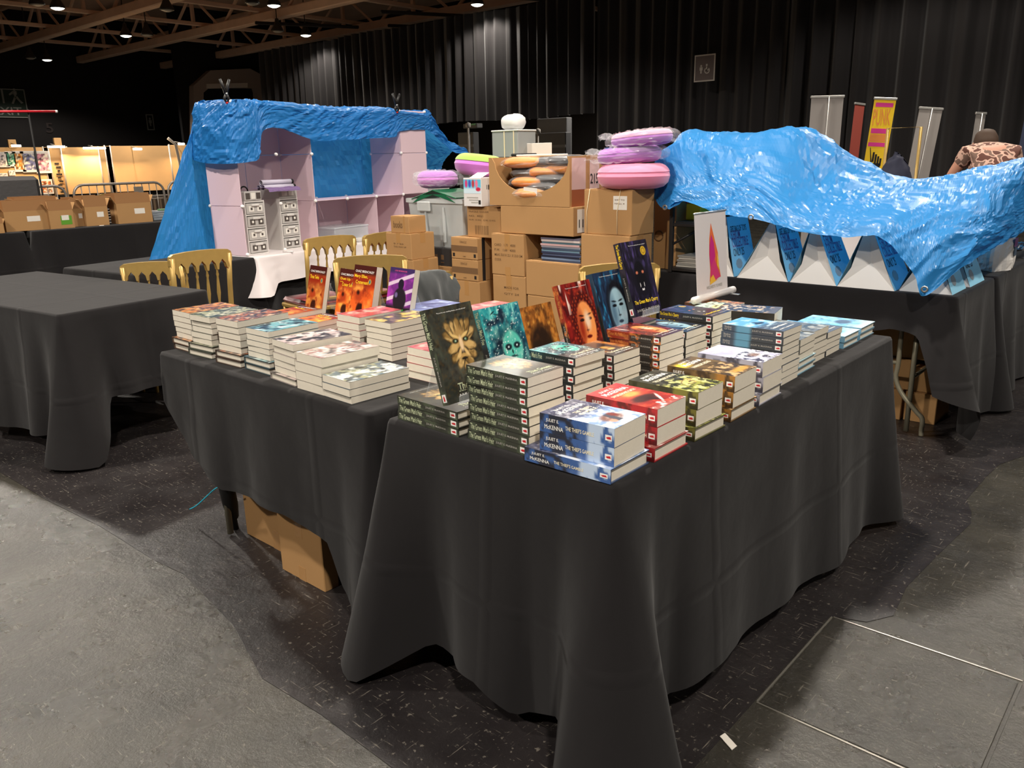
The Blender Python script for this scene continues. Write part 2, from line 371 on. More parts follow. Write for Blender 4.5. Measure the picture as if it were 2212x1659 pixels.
# left wall: exit sign, small toilet sign, stand with red bar, portal
M_green = mat('exit_green', srgb(22, 46, 30), .5); M_swhite2 = mat('sign_pale', srgb(150, 150, 142), .6)
p0 = atx(62, 255, -41.97); p1 = atx(-6, 201, -41.97)
s = thing('exit_sign', 'dark green running man exit sign on the black left wall', 'sign', (-41.97, p0[1], p0[2]), R(90))   # local x -> +Y, facing +X
hW = p1[2] - p0[2] + .2; wW = 1.75
link('panel', MB().box(-wW, 0, -.03, .03, 0, hW), M_green, s)
pm = MB(); [pm.box(*q) for q in ((-wW, 0, -.05, -.03, 0, .04), (-wW, 0, -.05, -.03, hW - .04, hW), (-.04, 0, -.05, -.03, 0, hW))]; link('border', pm, M_swhite2, s)
pm = MB(); pm.box(-1.62, -1.22, -.05, -.03, .58, 1.28); link('door_pictogram', pm, M_swhite2, s)
pm = MB(); pm.box(-.98, -.9, -.05, -.03, .62, 1.22); link('arrow_pictogram', pm, M_swhite2, s)
pm = MB(); pict_person(pm, -.42, .86, .42)
pm.add([(-.48, 0, .9), (-.62, 0, .62), (-.54, 0, .6), (-.4, 0, .86)], [(0, 1, 2, 3)]).add([(-.44, 0, .9), (-.3, 0, .72), (-.22, 0, .62), (-.12, 0, .66), (-.24, 0, .78), (-.34, 0, .95)], [(0, 1, 2, 3, 4, 5)]).add([(-.5, 0, 1.16), (-.68, 0, 1.02), (-.64, 0, .96), (-.46, 0, 1.06)], [(0, 1, 2, 3)])
link('running_man', pm, M_swhite2, s, (0, -.04, 0))
write('lettering', 'EXIT', M_swhite2, s, (-1.4, -.04, .12), (1, 0, 0), (0, 0, 1), 1.15, .34)
p0 = atx(320, 281, -41.9); p1 = atx(336, 246, -41.9)
s = thing('toilet_sign', 'small white framed toilet sign high on the black wall', 'sign', (-41.98, p0[1], p0[2]), R(90)); wW, hW = .38, .78
link('panel', MB().box(0, wW, -.02, .02, 0, hW), M_black, s)
pm = MB(); [pm.box(*q) for q in ((0, wW, -.04, -.02, 0, .05), (0, wW, -.04, -.02, hW - .05, hW), (0, .05, -.04, -.02, .05, hW - .05), (wW - .05, wW, -.04, -.02, .05, hW - .05))]; link('border', pm, M_swhite2, s)
pm = MB(); pict_person(pm, wW / 2, .2, .42); link('person_pictogram', pm, M_swhite2, s, (0, -.03, 0))
b = bpy.data.objects.new('wall_number', None)
p0 = atx(101, 287, -41.95); w5 = write('wall_number', '5', mat('faded_number', srgb(52, 44, 42), .8), None, (-41.95, p0[1], p0[2]), (0, 1, 0), (0, 0, 1), .32, .45); tag(w5, 'faded number five painted on the black wall', 'number')
bpy.data.objects.remove(b)
# portal (pale stepped frame around a dark opening) in a stub wall beside the drape
M_portal = mat('portal_grey', srgb(176, 158, 146), .8); M_portal2 = mat('portal_pale', srgb(240, 228, 214), .8)
pp = [atx(*q, -36) for q in ((418, 320), (418, 185), (455, 152), (540, 148), (572, 165), (575, 320))]
pi = [atx(*q, -36) for q in ((438, 320), (440, 200), (452, 190), (553, 190), (556, 200), (560, 320))]
mbp = MB()
for k in range(5):
    q = [pp[k], pp[k + 1], pi[k + 1], pi[k]]; mbp.add([(-36, v_[1], v_[2]) for v_ in q] + [(-36.5, v_[1], v_[2]) for v_ in q], [(3, 2, 1, 0), (4, 5, 6, 7), (0, 1, 5, 4), (2, 3, 7, 6)])
po = struct('door_1', mbp, M_portal)
q = [atx(*v_, -35.95) for v_ in ((447, 181), (535, 179), (535, 189), (447, 191))]
link('lintel', MB().add([(-35.95, v_[1], v_[2]) for v_ in q] + [(-36.2, v_[1], v_[2]) for v_ in q], [(3, 2, 1, 0), (0, 1, 5, 4), (1, 2, 6, 5), (2, 3, 7, 6), (3, 0, 4, 7)]), M_portal2, po)
y0, y1 = pp[0][1], pp[5][1]
struct('wall_stub', MB().box(-36.6, -36.4, y0 - .2, y1 + 9, 0, 8.3), M_wall)
# ---------------------------------------------------------------- books
M_cover = vmat('printed_cover', .32, coat=.45)
M_logo = vmat('printed_logo', .5)
M_page = mat('page_edges', srgb(222, 214, 198), .85, bump=(240, .25, .001), var=.05, vscale=60)
M_acryl = mat('clear_acrylic', (.9, .93, .95), .06, alpha=.16, spec=.8)
INK = {k: mat('ink_' + k, srgb(*v), .5) for k, v in dict(white=(238, 236, 232), pale=(196, 204, 168), grey=(170, 166, 158), yellow=(250, 214, 40), gold=(214, 190, 110), cream=(236, 226, 196), green=(40, 200, 60), pink=(226, 80, 150),
        rust=(196, 120, 60), black=(20, 20, 22), dim=(120, 108, 92), magenta=(206, 40, 120), brown=(92, 66, 40)).items()}
def lin(a): a = np.clip(a, 0, 1); return np.where(a <= .04045, a / 12.92, ((a + .055) / 1.055) ** 2.4)
C8 = lambda *c: np.array(c, float) / 255
class Art:
    def __init__(s, U, V, base): s.x = U * .65; s.y = V; s.im = np.ones(U.shape + (3,)) * C8(*base)
    def mix(s, m, c): m = np.clip(m, 0, 1)[..., None]; s.im = s.im * (1 - m) + m * (C8(*c) if not isinstance(c, np.ndarray) else c); return s
    def ell(s, cx, cy, rx, ry, c, soft=.15, rot=0, k=1):
        dx, dy = s.x - cx, s.y - cy; a, b = dx * math.cos(rot) + dy * math.sin(rot), -dx * math.sin(rot) + dy * math.cos(rot)
        return s.mix(k * ((1 - np.sqrt((a / rx) ** 2 + (b / ry) ** 2)) / soft + .5), c)
    def noise(s, sc, lo, hi, c, sx=1, sy=1, k=1, o=4, seed=0): n = fbm(s.x * sc * sx + seed, s.y * sc * sy + seed * 1.7, o); return s.mix(k * (n - lo) / (hi - lo), c)
    def band(s, y0, y1, c, soft=.05, k=1): return s.mix(k * np.minimum((s.y - y0) / soft + .5, (y1 - s.y) / soft + .5), c)
    def wedge(s, x0, x1, y0, y1, c, sk=0): m = (s.x > x0 + sk * (s.y - y0)) & (s.x < x1 + sk * (s.y - y0)) & (s.y > y0) & (s.y < y1); return s.mix(m.astype(float), c)
def face(a, cx, cy, s, skin, dark, lip, shade):
    a.ell(cx, cy, .115 * s, .2 * s, skin, .12); a.ell(cx - .075 * s, cy - .02 * s, .05 * s, .17 * s, shade, .8, k=.7)
    a.ell(cx, cy - .16 * s, .06 * s, .06 * s, skin, .4)
    for d in (-1, 1):
        a.ell(cx + d * .05 * s, cy + .045 * s, .03 * s, .013 * s, dark, .4); a.ell(cx + d * .05 * s, cy + .082 * s, .036 * s, .008 * s, dark, .6, rot=.18 * d, k=.7)
    a.ell(cx - .008 * s, cy - .02 * s, .008 * s, .05 * s, shade, .6, k=.8); a.ell(cx, cy - .045 * s, .02 * s, .008 * s, dark, .8, k=.6)
    a.ell(cx, cy - .1 * s, .034 * s, .014 * s, lip, .4)
def p_heir(U, V):
    a = Art(U, V, (50, 51, 45)); a.noise(9, .45, .75, (86, 92, 76), 1.6, .7, .6); a.noise(20, .55, .8, (22, 22, 20), k=.8, seed=4); a.band(0, .22, (40, 42, 38), .2)
    cx, cy = .375, .585
    for k, (an, l_, w_) in enumerate(((-90, .27, .05), (-68, .25, .055), (-112, .25, .055), (-42, .23, .055), (-138, .23, .055), (-15, .21, .05), (195, .21, .05), (150, .25, .055), (30, .25, .055), (128, .28, .05), (52, .28, .05), (110, .24, .045), (70, .24, .045), (90, .25, .05))):
        t_ = R(an); mx_, my_ = cx + math.cos(t_) * l_ * .55, cy + math.sin(t_) * l_ * .62
        a.ell(mx_, my_, l_ * .5, w_ * 1.15, (34, 28, 18), .12, t_); a.ell(mx_, my_, l_ * .47, w_ * .92, ((172, 138, 82), (150, 118, 66), (196, 162, 104))[k % 3], .3, t_)
        for q in (-1, 1): a.ell(mx_ - q * math.sin(t_) * w_ * .45, my_ + q * math.cos(t_) * w_ * .45, l_ * .34, w_ * .2, (218, 186, 124) if q > 0 else (96, 72, 38), .9, t_ + .12 * q, .8)
    a.noise(34, .5, .7, (90, 66, 34), 1, 1, .35, seed=3)
    a.ell(cx, cy + .02, .105, .15, (176, 140, 84), .5); a.ell(cx, cy - .075, .075, .045, (24, 18, 14), .35); a.ell(cx, cy - .13, .06, .026, (190, 152, 90), .5); a.ell(cx, cy - .16, .045, .014, (30, 24, 16), .5)
    for d in (-1, 1):
        a.ell(cx + d * .105, cy - .02, .06, .045, (206, 170, 108), .7, -.5 * d); a.ell(cx + d * .075, cy + .035, .042, .026, (28, 22, 14), .5); a.ell(cx + d * .075, cy + .035, .018, .016, (96, 130, 96), .4); a.ell(cx + d * .07, cy + .037, .006, .006, (235, 240, 230), .4)
        a.ell(cx + d * .07, cy + .085, .065, .016, (224, 190, 122), .5, .45 * d); a.ell(cx + d * .05, cy - .1, .02, .07, (222, 184, 120), .7, .5 * d)
    return a.ell(cx, cy - .005, .026, .085, (232, 200, 158), .6).im
def p_foe(U, V):
    a = Art(U, V, (40, 150, 156)); a.noise(7, .4, .7, (24, 84, 110), .8, 1.4); a.noise(14, .5, .75, (130, 214, 206), 2, .6, .9, seed=3); a.noise(9, .5, .68, (18, 36, 56), seed=8, k=.9)
    a.band(-.1, .3, (58, 60, 62), .16); a.ell(.36, .5, .26, .24, (16, 34, 48), .8, k=.8)
    a.ell(.4, .5, .16, .2, (84, 188, 172), .2); a.ell(.4, .34, .09, .08, (80, 176, 164), .4); a.noise(30, .5, .8, (190, 230, 214), k=.4, seed=5)
    for d in (-1, 1): a.ell(.4 + d * .07, .52, .052, .036, (10, 24, 34), .5); a.ell(.4 + d * .07, .52, .012, .012, (220, 240, 240), .5)
    a.ell(.38, .46, .012, .025, (12, 30, 40), .4); a.ell(.385, .39, .06, .03, (20, 54, 60), .5); a.ell(.385, .375, .07, .02, (130, 220, 200), .6)
    a.mix((fbm(a.x * 60, a.y * 60, 2) - .78) / .04, (232, 246, 246)); a.ell(.2, .93, .04, .008, (12, 40, 50), .5, .4); a.ell(.26, .9, .05, .007, (12, 40, 50), .5, -.3); return a.im
def p_brown(U, V):
    a = Art(U, V, (176, 106, 40)); a.noise(10, .4, .7, (92, 50, 18), 1.8, .7); a.noise(24, .5, .8, (222, 160, 74), 2, .8, .7, seed=2); a.band(-.1, .2, (70, 60, 52), .14)
    a.ell(.33, .47, .2, .3, (40, 22, 12), .35); a.noise(18, .5, .75, (70, 38, 16), seed=6, k=.6); a.ell(.34, .36, .1, .1, (150, 100, 40), .5); a.ell(.34, .4, .05, .06, (196, 150, 74), .8); a.ell(.34, .28, .08, .04, (222, 176, 100), .6); return a.im
def p_red(U, V):
    a = Art(U, V, (132, 26, 22)); a.noise(8, .42, .66, (70, 12, 14), 2, .6); a.mix((vn(a.x * 34, a.y * 3) - .66) * 8 * (a.y > .62) * 1., (236, 214, 200)); a.noise(16, .52, .75, (206, 66, 40), seed=4, k=.8)
    a.band(-.1, .22, (74, 44, 42), .2); a.ell(.39, .5, .27, .37, (70, 13, 12), .35); a.mix(((np.sin(a.x * 90 + 7 * fbm(a.x * 12, a.y * 12)) * np.cos(a.y * 70) > .5) & (np.hypot((a.x - .39) / .27, (a.y - .5) / .37) < 1)) * .7, (190, 70, 34))
    face(a, .4, .45, 1.5, (236, 150, 82), (36, 10, 8), (96, 14, 14), (150, 44, 22)); a.ell(.43, .5, .06, .12, (236, 206, 178), .7, k=.8); return a.im
def p_blue(U, V):
    a = Art(U, V, (30, 50, 80)); a.noise(8, .45, .7, (18, 26, 44), 2, .7); a.noise(14, .55, .78, (40, 130, 176), 2, .6, 1, seed=5); a.band(-.1, .16, (34, 40, 50), .2)
    a.ell(.4, .46, .23, .42, (14, 16, 26), .2); a.ell(.38, .26, .09, .2, (96, 136, 160), .4); face(a, .4, .47, 1.5, (150, 186, 202), (10, 12, 20), (44, 60, 80), (82, 116, 140)); return a.im
def p_panther(U, V):
    a = Art(U, V, (36, 30, 52)); a.noise(9, .4, .7, (18, 15, 26), 2, .6); a.noise(12, .58, .78, (84, 68, 130), 3, .5, .8, seed=3); a.ell(.33, .5, .22, .27, (22, 19, 30), .3)
    a.ell(.33, .62, .14, .13, (70, 58, 110), .35, k=.7); a.ell(.33, .55, .13, .2, (16, 14, 20), .35)
    for d in (-1, 1): a.ell(.33 + d * .14, .68, .03, .05, (60, 50, 92), .5); a.ell(.33 + d * .07, .57, .028, .02, (206, 120, 90), .6); a.ell(.33 + d * .045, .4, .007, .03, (240, 238, 240), .4); a.ell(.33 + d * .02, .34, .008, .016, (240, 238, 240), .4)
    a.ell(.33, .335, .03, .008, (238, 236, 238), .5); a.ell(.52, .85, .062, .062, (216, 176, 40), .12); a.ell(.52, .85, .042, .042, (120, 92, 30), .2); a.ell(.52, .85, .03, .03, (206, 166, 50), .3); return a.im
def p_thief(U, V):
    a = Art(U, V, (56, 62, 96)); a.noise(6, .4, .7, (28, 34, 62), k=.8); a.mix((.62 - a.y) / .2, (120, 150, 198)); a.noise(8, .45, .7, (226, 234, 246), seed=3, k=.95) if False else None
    n = fbm(a.x * 9, a.y * 9); a.mix((n - .46) * 7 * (a.y < .6), (222, 230, 244)); a.ell(.33, .25, .17, .11, (122, 84, 76), .5); a.noise(26, .5, .7, (238, 234, 232), seed=7, k=.45)
    a.wedge(.28, .37, .12, .36, (70, 72, 86), .12); a.ell(.24, .16, .05, .05, (196, 150, 130), .4); a.ell(.42, .3, .05, .07, (120, 50, 46), .5); return a.im
def p_sword(U, V):
    a = Art(U, V, (198, 48, 54)); a.mix((.7 - a.y) / .3, (150, 40, 34)); a.noise(10, .45, .7, (226, 92, 60), 1, 2, .6); a.ell(.34, .58, .12, .07, (255, 224, 130), .8); a.ell(.34, .58, .2, .14, (240, 130, 60), .9, k=.5)
    a.ell(.3, .36, .22, .1, (62, 24, 26), .5); a.noise(24, .5, .66, (38, 18, 20), seed=4, k=.7) if False else None; a.ell(.34, .3, .05, .16, (54, 20, 22), .4, .5); a.ell(.45, .25, .16, .02, (230, 220, 216), .5, .9); a.band(-.1, .08, (160, 90, 84), .1)
    a.mix((fbm(a.x * 16, a.y * 16) - .6) * 9 * (a.y < .18), (240, 232, 228)); return a.im
def p_gambler(U, V):
    a = Art(U, V, (66, 66, 52)); a.mix((.55 - a.y) / .1, (150, 152, 70)); a.noise(12, .48, .62, (36, 38, 24), seed=2, k=.9); a.mix((fbm(a.x * 14 + 5, a.y * 14) - .52) * 10 * (a.y < .62), (214, 210, 140)); a.ell(.4, .36, .13, .09, (230, 196, 120), .5); a.mix((fbm(a.x * 20, a.y * 20 + 4) - .62) * 10, (30, 32, 22)); return a.im
def p_warrior(U, V):
    a = Art(U, V, (104, 82, 48)); a.noise(8, .42, .68, (62, 48, 28)); a.ell(.1, .82, .16, .1, (226, 196, 60), .7); a.mix((fbm(a.x * 13 + 2, a.y * 13) - .5) * 9 * (a.y < .5), (206, 168, 116)); a.mix((fbm(a.x * 20 + 8, a.y * 20) - .58) * 10 * (a.y < .45), (54, 36, 20)); a.ell(.4, .12, .2, .07, (204, 150, 60), .8); return a.im
def p_assassin(U, V):
    a = Art(U, V, (206, 206, 222)); a.noise(5, .4, .7, (176, 178, 204)); n = fbm(a.x * 14 + 3, a.y * 14); a.mix((n - .47) * 10 * (a.y < .5), (66, 64, 84)); a.mix((fbm(a.x * 20, a.y * 20) - .56) * 10 * (a.y < .46), (246, 246, 250)); a.ell(.35, .3, .12, .08, (150, 120, 110), .6, k=.5); return a.im
def p_north(U, V):
    a = Art(U, V, (70, 76, 84)); a.mix((a.y - .4) / .12, (96, 160, 204)); a.noise(7, .45, .68, (196, 222, 236), 1, 2, .9, seed=4); a.ell(.36, .56, .12, .05, (34, 40, 50), .4); a.ell(.36, .62, .04, .07, (40, 44, 56), .4, .6); a.band(-.1, .34, (82, 84, 86), .1); return a.im
def p_moon(U, V):
    a = Art(U, V, (118, 124, 104)); a.mix((a.y - .45) / .3, (178, 204, 190)); a.ell(.3, .6, .22, .16, (232, 222, 150), .15); a.ell(.3, .6, .17, .12, (196, 206, 160), .2); a.noise(16, .55, .7, (40, 44, 36), seed=6, k=.8); a.band(-.1, .2, (86, 90, 78), .1); return a.im
def p_brownsword(U, V):
    a = Art(U, V, (64, 54, 46)); a.noise(8, .45, .7, (34, 28, 24)); a.mix((fbm(a.x * 9 + 4, a.y * 14) - .55) * 10, (206, 176, 140)); a.mix((np.abs(a.x - .2 - .35 * (a.y - .3)) < .012) * (a.y > .2) * (a.y < .75) * 1., (240, 226, 206)); a.band(-.1, .14, (90, 78, 66), .1); return a.im
def p_ltblue(U, V):
    a = Art(U, V, (122, 190, 224)); a.noise(6, .4, .7, (176, 220, 234)); a.ell(.34, .4, .16, .12, (84, 104, 130), .5); a.noise(18, .5, .7, (60, 76, 100), seed=3, k=.35); a.band(-.1, .12, (190, 220, 226), .1); return a.im
def p_abs(base, cols, seed=1, sc=8):
    def f(U, V):
        a = Art(U, V, base)
        for i, c in enumerate(cols): a.mix((fbm(a.x * sc * (1 + .4 * i) + seed * 3.1 + i * 7, a.y * sc * (1 + .3 * i) + seed) - .5) * 8, c)
        return a.im
    return f
def p_crater(sky, low, fig=(60, 24, 14), seed=1):
    def f(U, V):
        a = Art(U, V, sky); a.mix((.8 - a.y) / .5, low); a.noise(6, .4, .7, (250, 180, 80), seed=seed, k=.75); a.noise(11, .5, .72, (140, 44, 22), seed=seed + 4, k=.6); a.band(.6, .84, (150, 44, 20), .1, .75); a.band(.82, 1.1, (72, 28, 24), .06, .95)
        a.ell(.28, .14, .09, .13, fig, .4); a.ell(.33, .22, .03, .05, fig, .4); a.ell(.22, .4, .12, .1, (176, 66, 30), .6, .5, .8); a.ell(.2, .47, .05, .05, fig, .5, k=.6); a.ell(.5, .7, .045, .055, (200, 160, 60), .3); a.ell(.5, .7, .026, .036, (70, 120, 130), .3); return a.im
    return f
def p_welcome(U, V):
    a = Art(U, V, (112, 46, 132)); a.noise(8, .45, .7, (172, 70, 180)); a.band(.9, 1.1, (62, 44, 96), .05)
    for k in (.78, .5, .28): a.mix((np.abs(a.y - k - .35 * (a.x - .3)) < .035) * .9, (226, 214, 232))
    a.ell(.34, .7, .075, .1, (34, 26, 44), .12); a.ell(.34, .42, .17, .22, (36, 30, 40), .15); a.band(-.1, .3, (30, 28, 30), .06, .9); a.ell(.24, .5, .04, .05, (110, 100, 150), .5); return a.im
# spine painters: s runs 0 (head) .. 1 (tail)
def sp(c0, c1=None, c2=None, a=.4, b=.6, n=None):
    def f(S, T):
        im = np.ones(S.shape + (3,)) * C8(*c0)
        if c1: m = np.clip((S - a) / .06, 0, 1)[..., None]; im = im * (1 - m) + m * C8(*c1)
        if c2: m = np.clip((S - b) / .06, 0, 1)[..., None]; im = im * (1 - m) + m * C8(*c2)
        if n: m = np.clip((fbm(S * 10 + 3, T * 2.2 + 8 + S * 2) - n[0]) * 9, 0, 1)[..., None]; im = im * (1 - m) + m * C8(*n[1])
        return im
    return f
GM = dict(h=.203, w=.131, t=.0236)
TH = dict(h=.2, w=.131, t=.0435)
# name: painter, spine painter, edge colour, size, spine texts (text, s0, s1, z0, z1, ink), cover texts (text, u0, u1, v0, v1, ink)
JM = 'JULIET E. McKENNA'
QT = '"If you\'re not reading these, you should be"'
STY = dict(
 heir=(p_heir, sp((60, 62, 54), n=(.56, (80, 88, 70))), (44, 44, 40), GM, [("The Green Man's Heir", .03, .46, .2, .86, 'pale'), (JM, .49, .84, .34, .62, 'grey')], [(QT, .2, .85, .93, .945, 'white'), ('The Green', .28, .9, .115, .19, 'pale'), ("Man's Heir", .28, .9, .1, .11, 'pale'), (JM, .26, .94, .05, .075, 'white')]),
 foe=(p_foe, sp((64, 138, 142), (52, 72, 80), (44, 45, 46), .18, .4), (44, 48, 50), GM, [("The Green Man's Foe", .03, .43, .2, .86, 'pale'), (JM, .5, .84, .34, .62, 'grey')], [("The Green Man's Foe", .2, .9, .12, .19, 'cream'), (JM, .2, .9, .05, .085, 'white')]),
 brown=(p_brown, sp((120, 84, 52), (46, 42, 40), None, .4), (46, 42, 40), GM, [(JM, .5, .84, .34, .62, 'grey')], [("The Green Man's Silence", .15, .92, .12, .19, 'cream'), (JM, .2, .9, .05, .085, 'white')]),
 red=(p_red, sp((146, 52, 34), (42, 40, 38), None, .44, n=(.6, (206, 120, 60))), (44, 38, 36), GM, [("The Green Man's Challenge", .03, .45, .2, .86, 'rust'), (JM, .5, .84, .34, .62, 'grey')], [(QT, .2, .85, .93, .945, 'white'), ("The Green Man's Challenge", .12, .92, .12, .18, 'cream'), (JM, .2, .9, .05, .08, 'white')]),
 blue=(p_blue, sp((40, 62, 84), (42, 42, 42), None, .4), (40, 42, 44), GM, [], [(QT, .2, .85, .93, .945, 'white'), ("The Green Man's Gift", .12, .92, .12, .18, 'cream'), (JM, .2, .9, .05, .08, 'white')]),
 panther=(p_panther, sp((54, 48, 58), (44, 43, 44), None, .4), (44, 42, 44), GM, [("The Green Man's Quarry", .02, .38, .2, .86, 'yellow'), (JM, .46, .82, .34, .62, 'grey')], [(QT, .3, .92, .93, .945, 'white'), ("The Green Man's Quarry", .08, .95, .14, .21, 'yellow'), (JM, .1, .94, .05, .085, 'grey')]),
 thief=(p_thief, sp((50, 52, 64), (86, 110, 160), (190, 208, 232), .5, .62, n=(.52, (66, 98, 156))), (70, 90, 130), TH, [('JULIET E.', .09, .27, .56, .84, 'white'), ('McKENNA', .07, .33, .2, .5, 'white'), ("THE THIEF'S GAMBLE", .36, .74, .34, .62, 'cream')], [('JULIET E.', .2, .62, .86, .92, 'white'), ('McKENNA', .12, .86, .75, .84, 'white'), ('THE THIEF\'S', .3, .8, .63, .69, 'cream'), ('GAMBLE', .3, .8, .55, .61, 'cream')]),
 sword=(p_sword, sp((128, 30, 36), (176, 34, 42), None, .35, n=(.56, (92, 22, 26))), (180, 40, 48), TH, [('JULIET E.', .09, .27, .56, .84, 'white'), ('McKENNA', .07, .33, .2, .5, 'white'), ("THE SWORDSMAN'S OATH", .36, .86, .34, .62, 'cream')], [('JULIET E.', .2, .62, .86, .92, 'white'), ('McKENNA', .12, .86, .75, .84, 'white'), ("SWORDSMAN'S OATH", .12, .86, .64, .7, 'cream')]),
 gambler=(p_gambler, sp((70, 68, 46), (120, 116, 50), None, .6, n=(.52, (50, 48, 26))), (96, 94, 50), TH, [], [('JULIET E.', .2, .62, .86, .92, 'white'), ('McKENNA', .12, .86, .75, .84, 'white'), ("THE GAMBLER'S FORTUNE", .12, .9, .64, .7, 'cream')]),
 warrior=(p_warrior, sp((92, 72, 44), (118, 92, 52), (168, 116, 48), .35, .7, n=(.55, (60, 42, 24))), (120, 90, 50), TH, [('JULIET E.', .09, .27, .56, .84, 'white'), ("WARRIOR'S BOND", .42, .8, .3, .55, 'gold')], [('JULIET E.', .2, .62, .86, .92, 'white'), ('McKENNA', .12, .86, .75, .84, 'white'), ("WARRIOR'S BOND", .12, .86, .62, .69, 'cream')]),
 assassin=(p_assassin, sp((160, 160, 178), (168, 166, 180), None, .6, n=(.53, (70, 68, 80))), (170, 170, 186), TH, [], [('JULIET E.', .2, .62, .86, .92, 'white'), ('McKENNA', .12, .86, .75, .84, 'white')]),
 north=(p_north, sp((66, 78, 94), (96, 150, 178), (58, 62, 68), .2, .45), (66, 76, 88), dict(h=.2, w=.13, t=.0205), [('Shadow', .04, .16, .5, .82, 'grey'), ('OF THE', .04, .16, .16, .42, 'grey'), (JM, .5, .84, .34, .62, 'grey')], [('Shadow Histories', .15, .9, .2, .26, 'white'), (JM, .15, .9, .08, .12, 'white')]),
 moon=(p_moon, sp((56, 58, 50)), (60, 62, 54), dict(h=.2, w=.13, t=.021), [], [(JM, .15, .9, .06, .1, 'white')]),
 brownsword=(p_brownsword, sp((40, 36, 32)), (46, 40, 36), dict(h=.21, w=.14, t=.046), [], [('ERIC DARK', .12, .5, .86, .92, 'white')]),
 ltblue=(p_ltblue, sp((120, 170, 200)), (130, 176, 200), dict(h=.2, w=.13, t=.02), [], []),
 greyart=(p_abs((112, 112, 106), [(170, 170, 160), (70, 74, 70)], 3), sp((96, 98, 94)), (110, 110, 104), dict(h=.2, w=.13, t=.022), [], []),
 crater1=(p_crater((150, 70, 36), (196, 110, 50), seed=1), sp((96, 36, 26)), (110, 50, 34), dict(h=.2, w=.135, t=.0205), [], [('CHAZ BRENCHLEY', .08, .92, .86, .905, 'white'), ('Three Twins', .08, .6, .72, .8, 'yellow')]),
 crater2=(p_crater((196, 66, 26), (236, 110, 40), seed=5), sp((110, 36, 26)), (120, 46, 30), dict(h=.2, w=.135, t=.0215), [], [('CHAZ BRENCHLEY', .08, .92, .86, .905, 'white'), ('Dust Up', .08, .62, .75, .82, 'yellow'), ('at the', .08, .24, .715, .74, 'yellow'), ('Crater School', .2, .92, .64, .71, 'yellow')]),
 crater3=(p_crater((186, 62, 26), (232, 104, 40), (50, 20, 14), 9), sp((96, 30, 24)), (104, 40, 30), dict(h=.21, w=.15, t=.03), [], [('CHAZ BRENCHLEY', .08, .92, .86, .905, 'white'), ('Mary Ellen,', .06, .66, .74, .82, 'yellow'), ('Craterean!', .14, .72, .64, .71, 'yellow')]),
 welcome=(p_welcome, sp((80, 50, 110)), (84, 56, 112), dict(h=.21, w=.15, t=.026), [], [('LYDA MOREHOUSE', .2, .7, .93, .955, 'pink'), ('WELCOME', .16, .74, .17, .25, 'green'), ('TO BOY NET', .16, .74, .075, .15, 'green')]),
 warm=(p_abs((120, 84, 60), [(206, 170, 110), (60, 40, 34), (196, 120, 60)], 5, 9), sp((90, 60, 44)), (96, 70, 56), dict(h=.203, w=.135, t=.0205), [], []),
 greens=(p_abs((84, 92, 80), [(200, 196, 170), (44, 50, 44), (150, 150, 120)], 8, 9), sp((70, 76, 66)), (80, 84, 74), dict(h=.203, w=.135, t=.0205), [], []),
 dusk=(p_abs((96, 78, 70), [(206, 178, 150), (44, 38, 36), (160, 92, 60)], 11, 10), sp((80, 60, 54)), (84, 68, 60), dict(h=.21, w=.135, t=.0225), [], []),
 sea=(p_abs((64, 92, 104), [(206, 224, 222), (36, 50, 58), (110, 160, 166)], 2, 5), sp((56, 74, 84)), (70, 88, 96), dict(h=.2, w=.135, t=.0195), [], []),
 rose=(p_abs((190, 170, 166), [(110, 100, 96), (220, 206, 200), (60, 56, 54)], 14, 6), sp((150, 140, 136)), (160, 150, 146), dict(h=.216, w=.14, t=.0215), [], []),
 pale=(p_abs((176, 166, 158), [(96, 90, 86), (214, 206, 200), (150, 116, 110)], 17, 8), sp((150, 140, 132)), (156, 148, 140), dict(h=.216, w=.14, t=.0285), [], []),
 moonlake=(p_abs((92, 108, 118), [(150, 150, 120), (50, 54, 56), (206, 208, 200)], 21, 7), sp((80, 92, 100)), (96, 108, 116), dict(h=.22, w=.14, t=.0222), [], [('Aristocracts'[:3] + ' Snakes', .3, .92, .84, .9, 'white')]),
 pinkred=(p_abs((196, 92, 96), [(222, 160, 150), (150, 56, 64)], 23, 6), sp((170, 76, 80)), (180, 84, 88), dict(h=.21, w=.135, t=.025), [], []),
 goldleaf=(p_abs((84, 78, 70), [(214, 176, 96), (60, 52, 48)], 26, 7), sp((70, 62, 56)), (80, 72, 66), dict(h=.21, w=.142, t=.0222), [], []),
 indigo=(p_abs((112, 122, 170), [(176, 190, 220), (80, 86, 130)], 29, 6), sp((100, 108, 150)), (110, 118, 160), dict(h=.22, w=.145, t=.026), [], []),
)
BM = {}
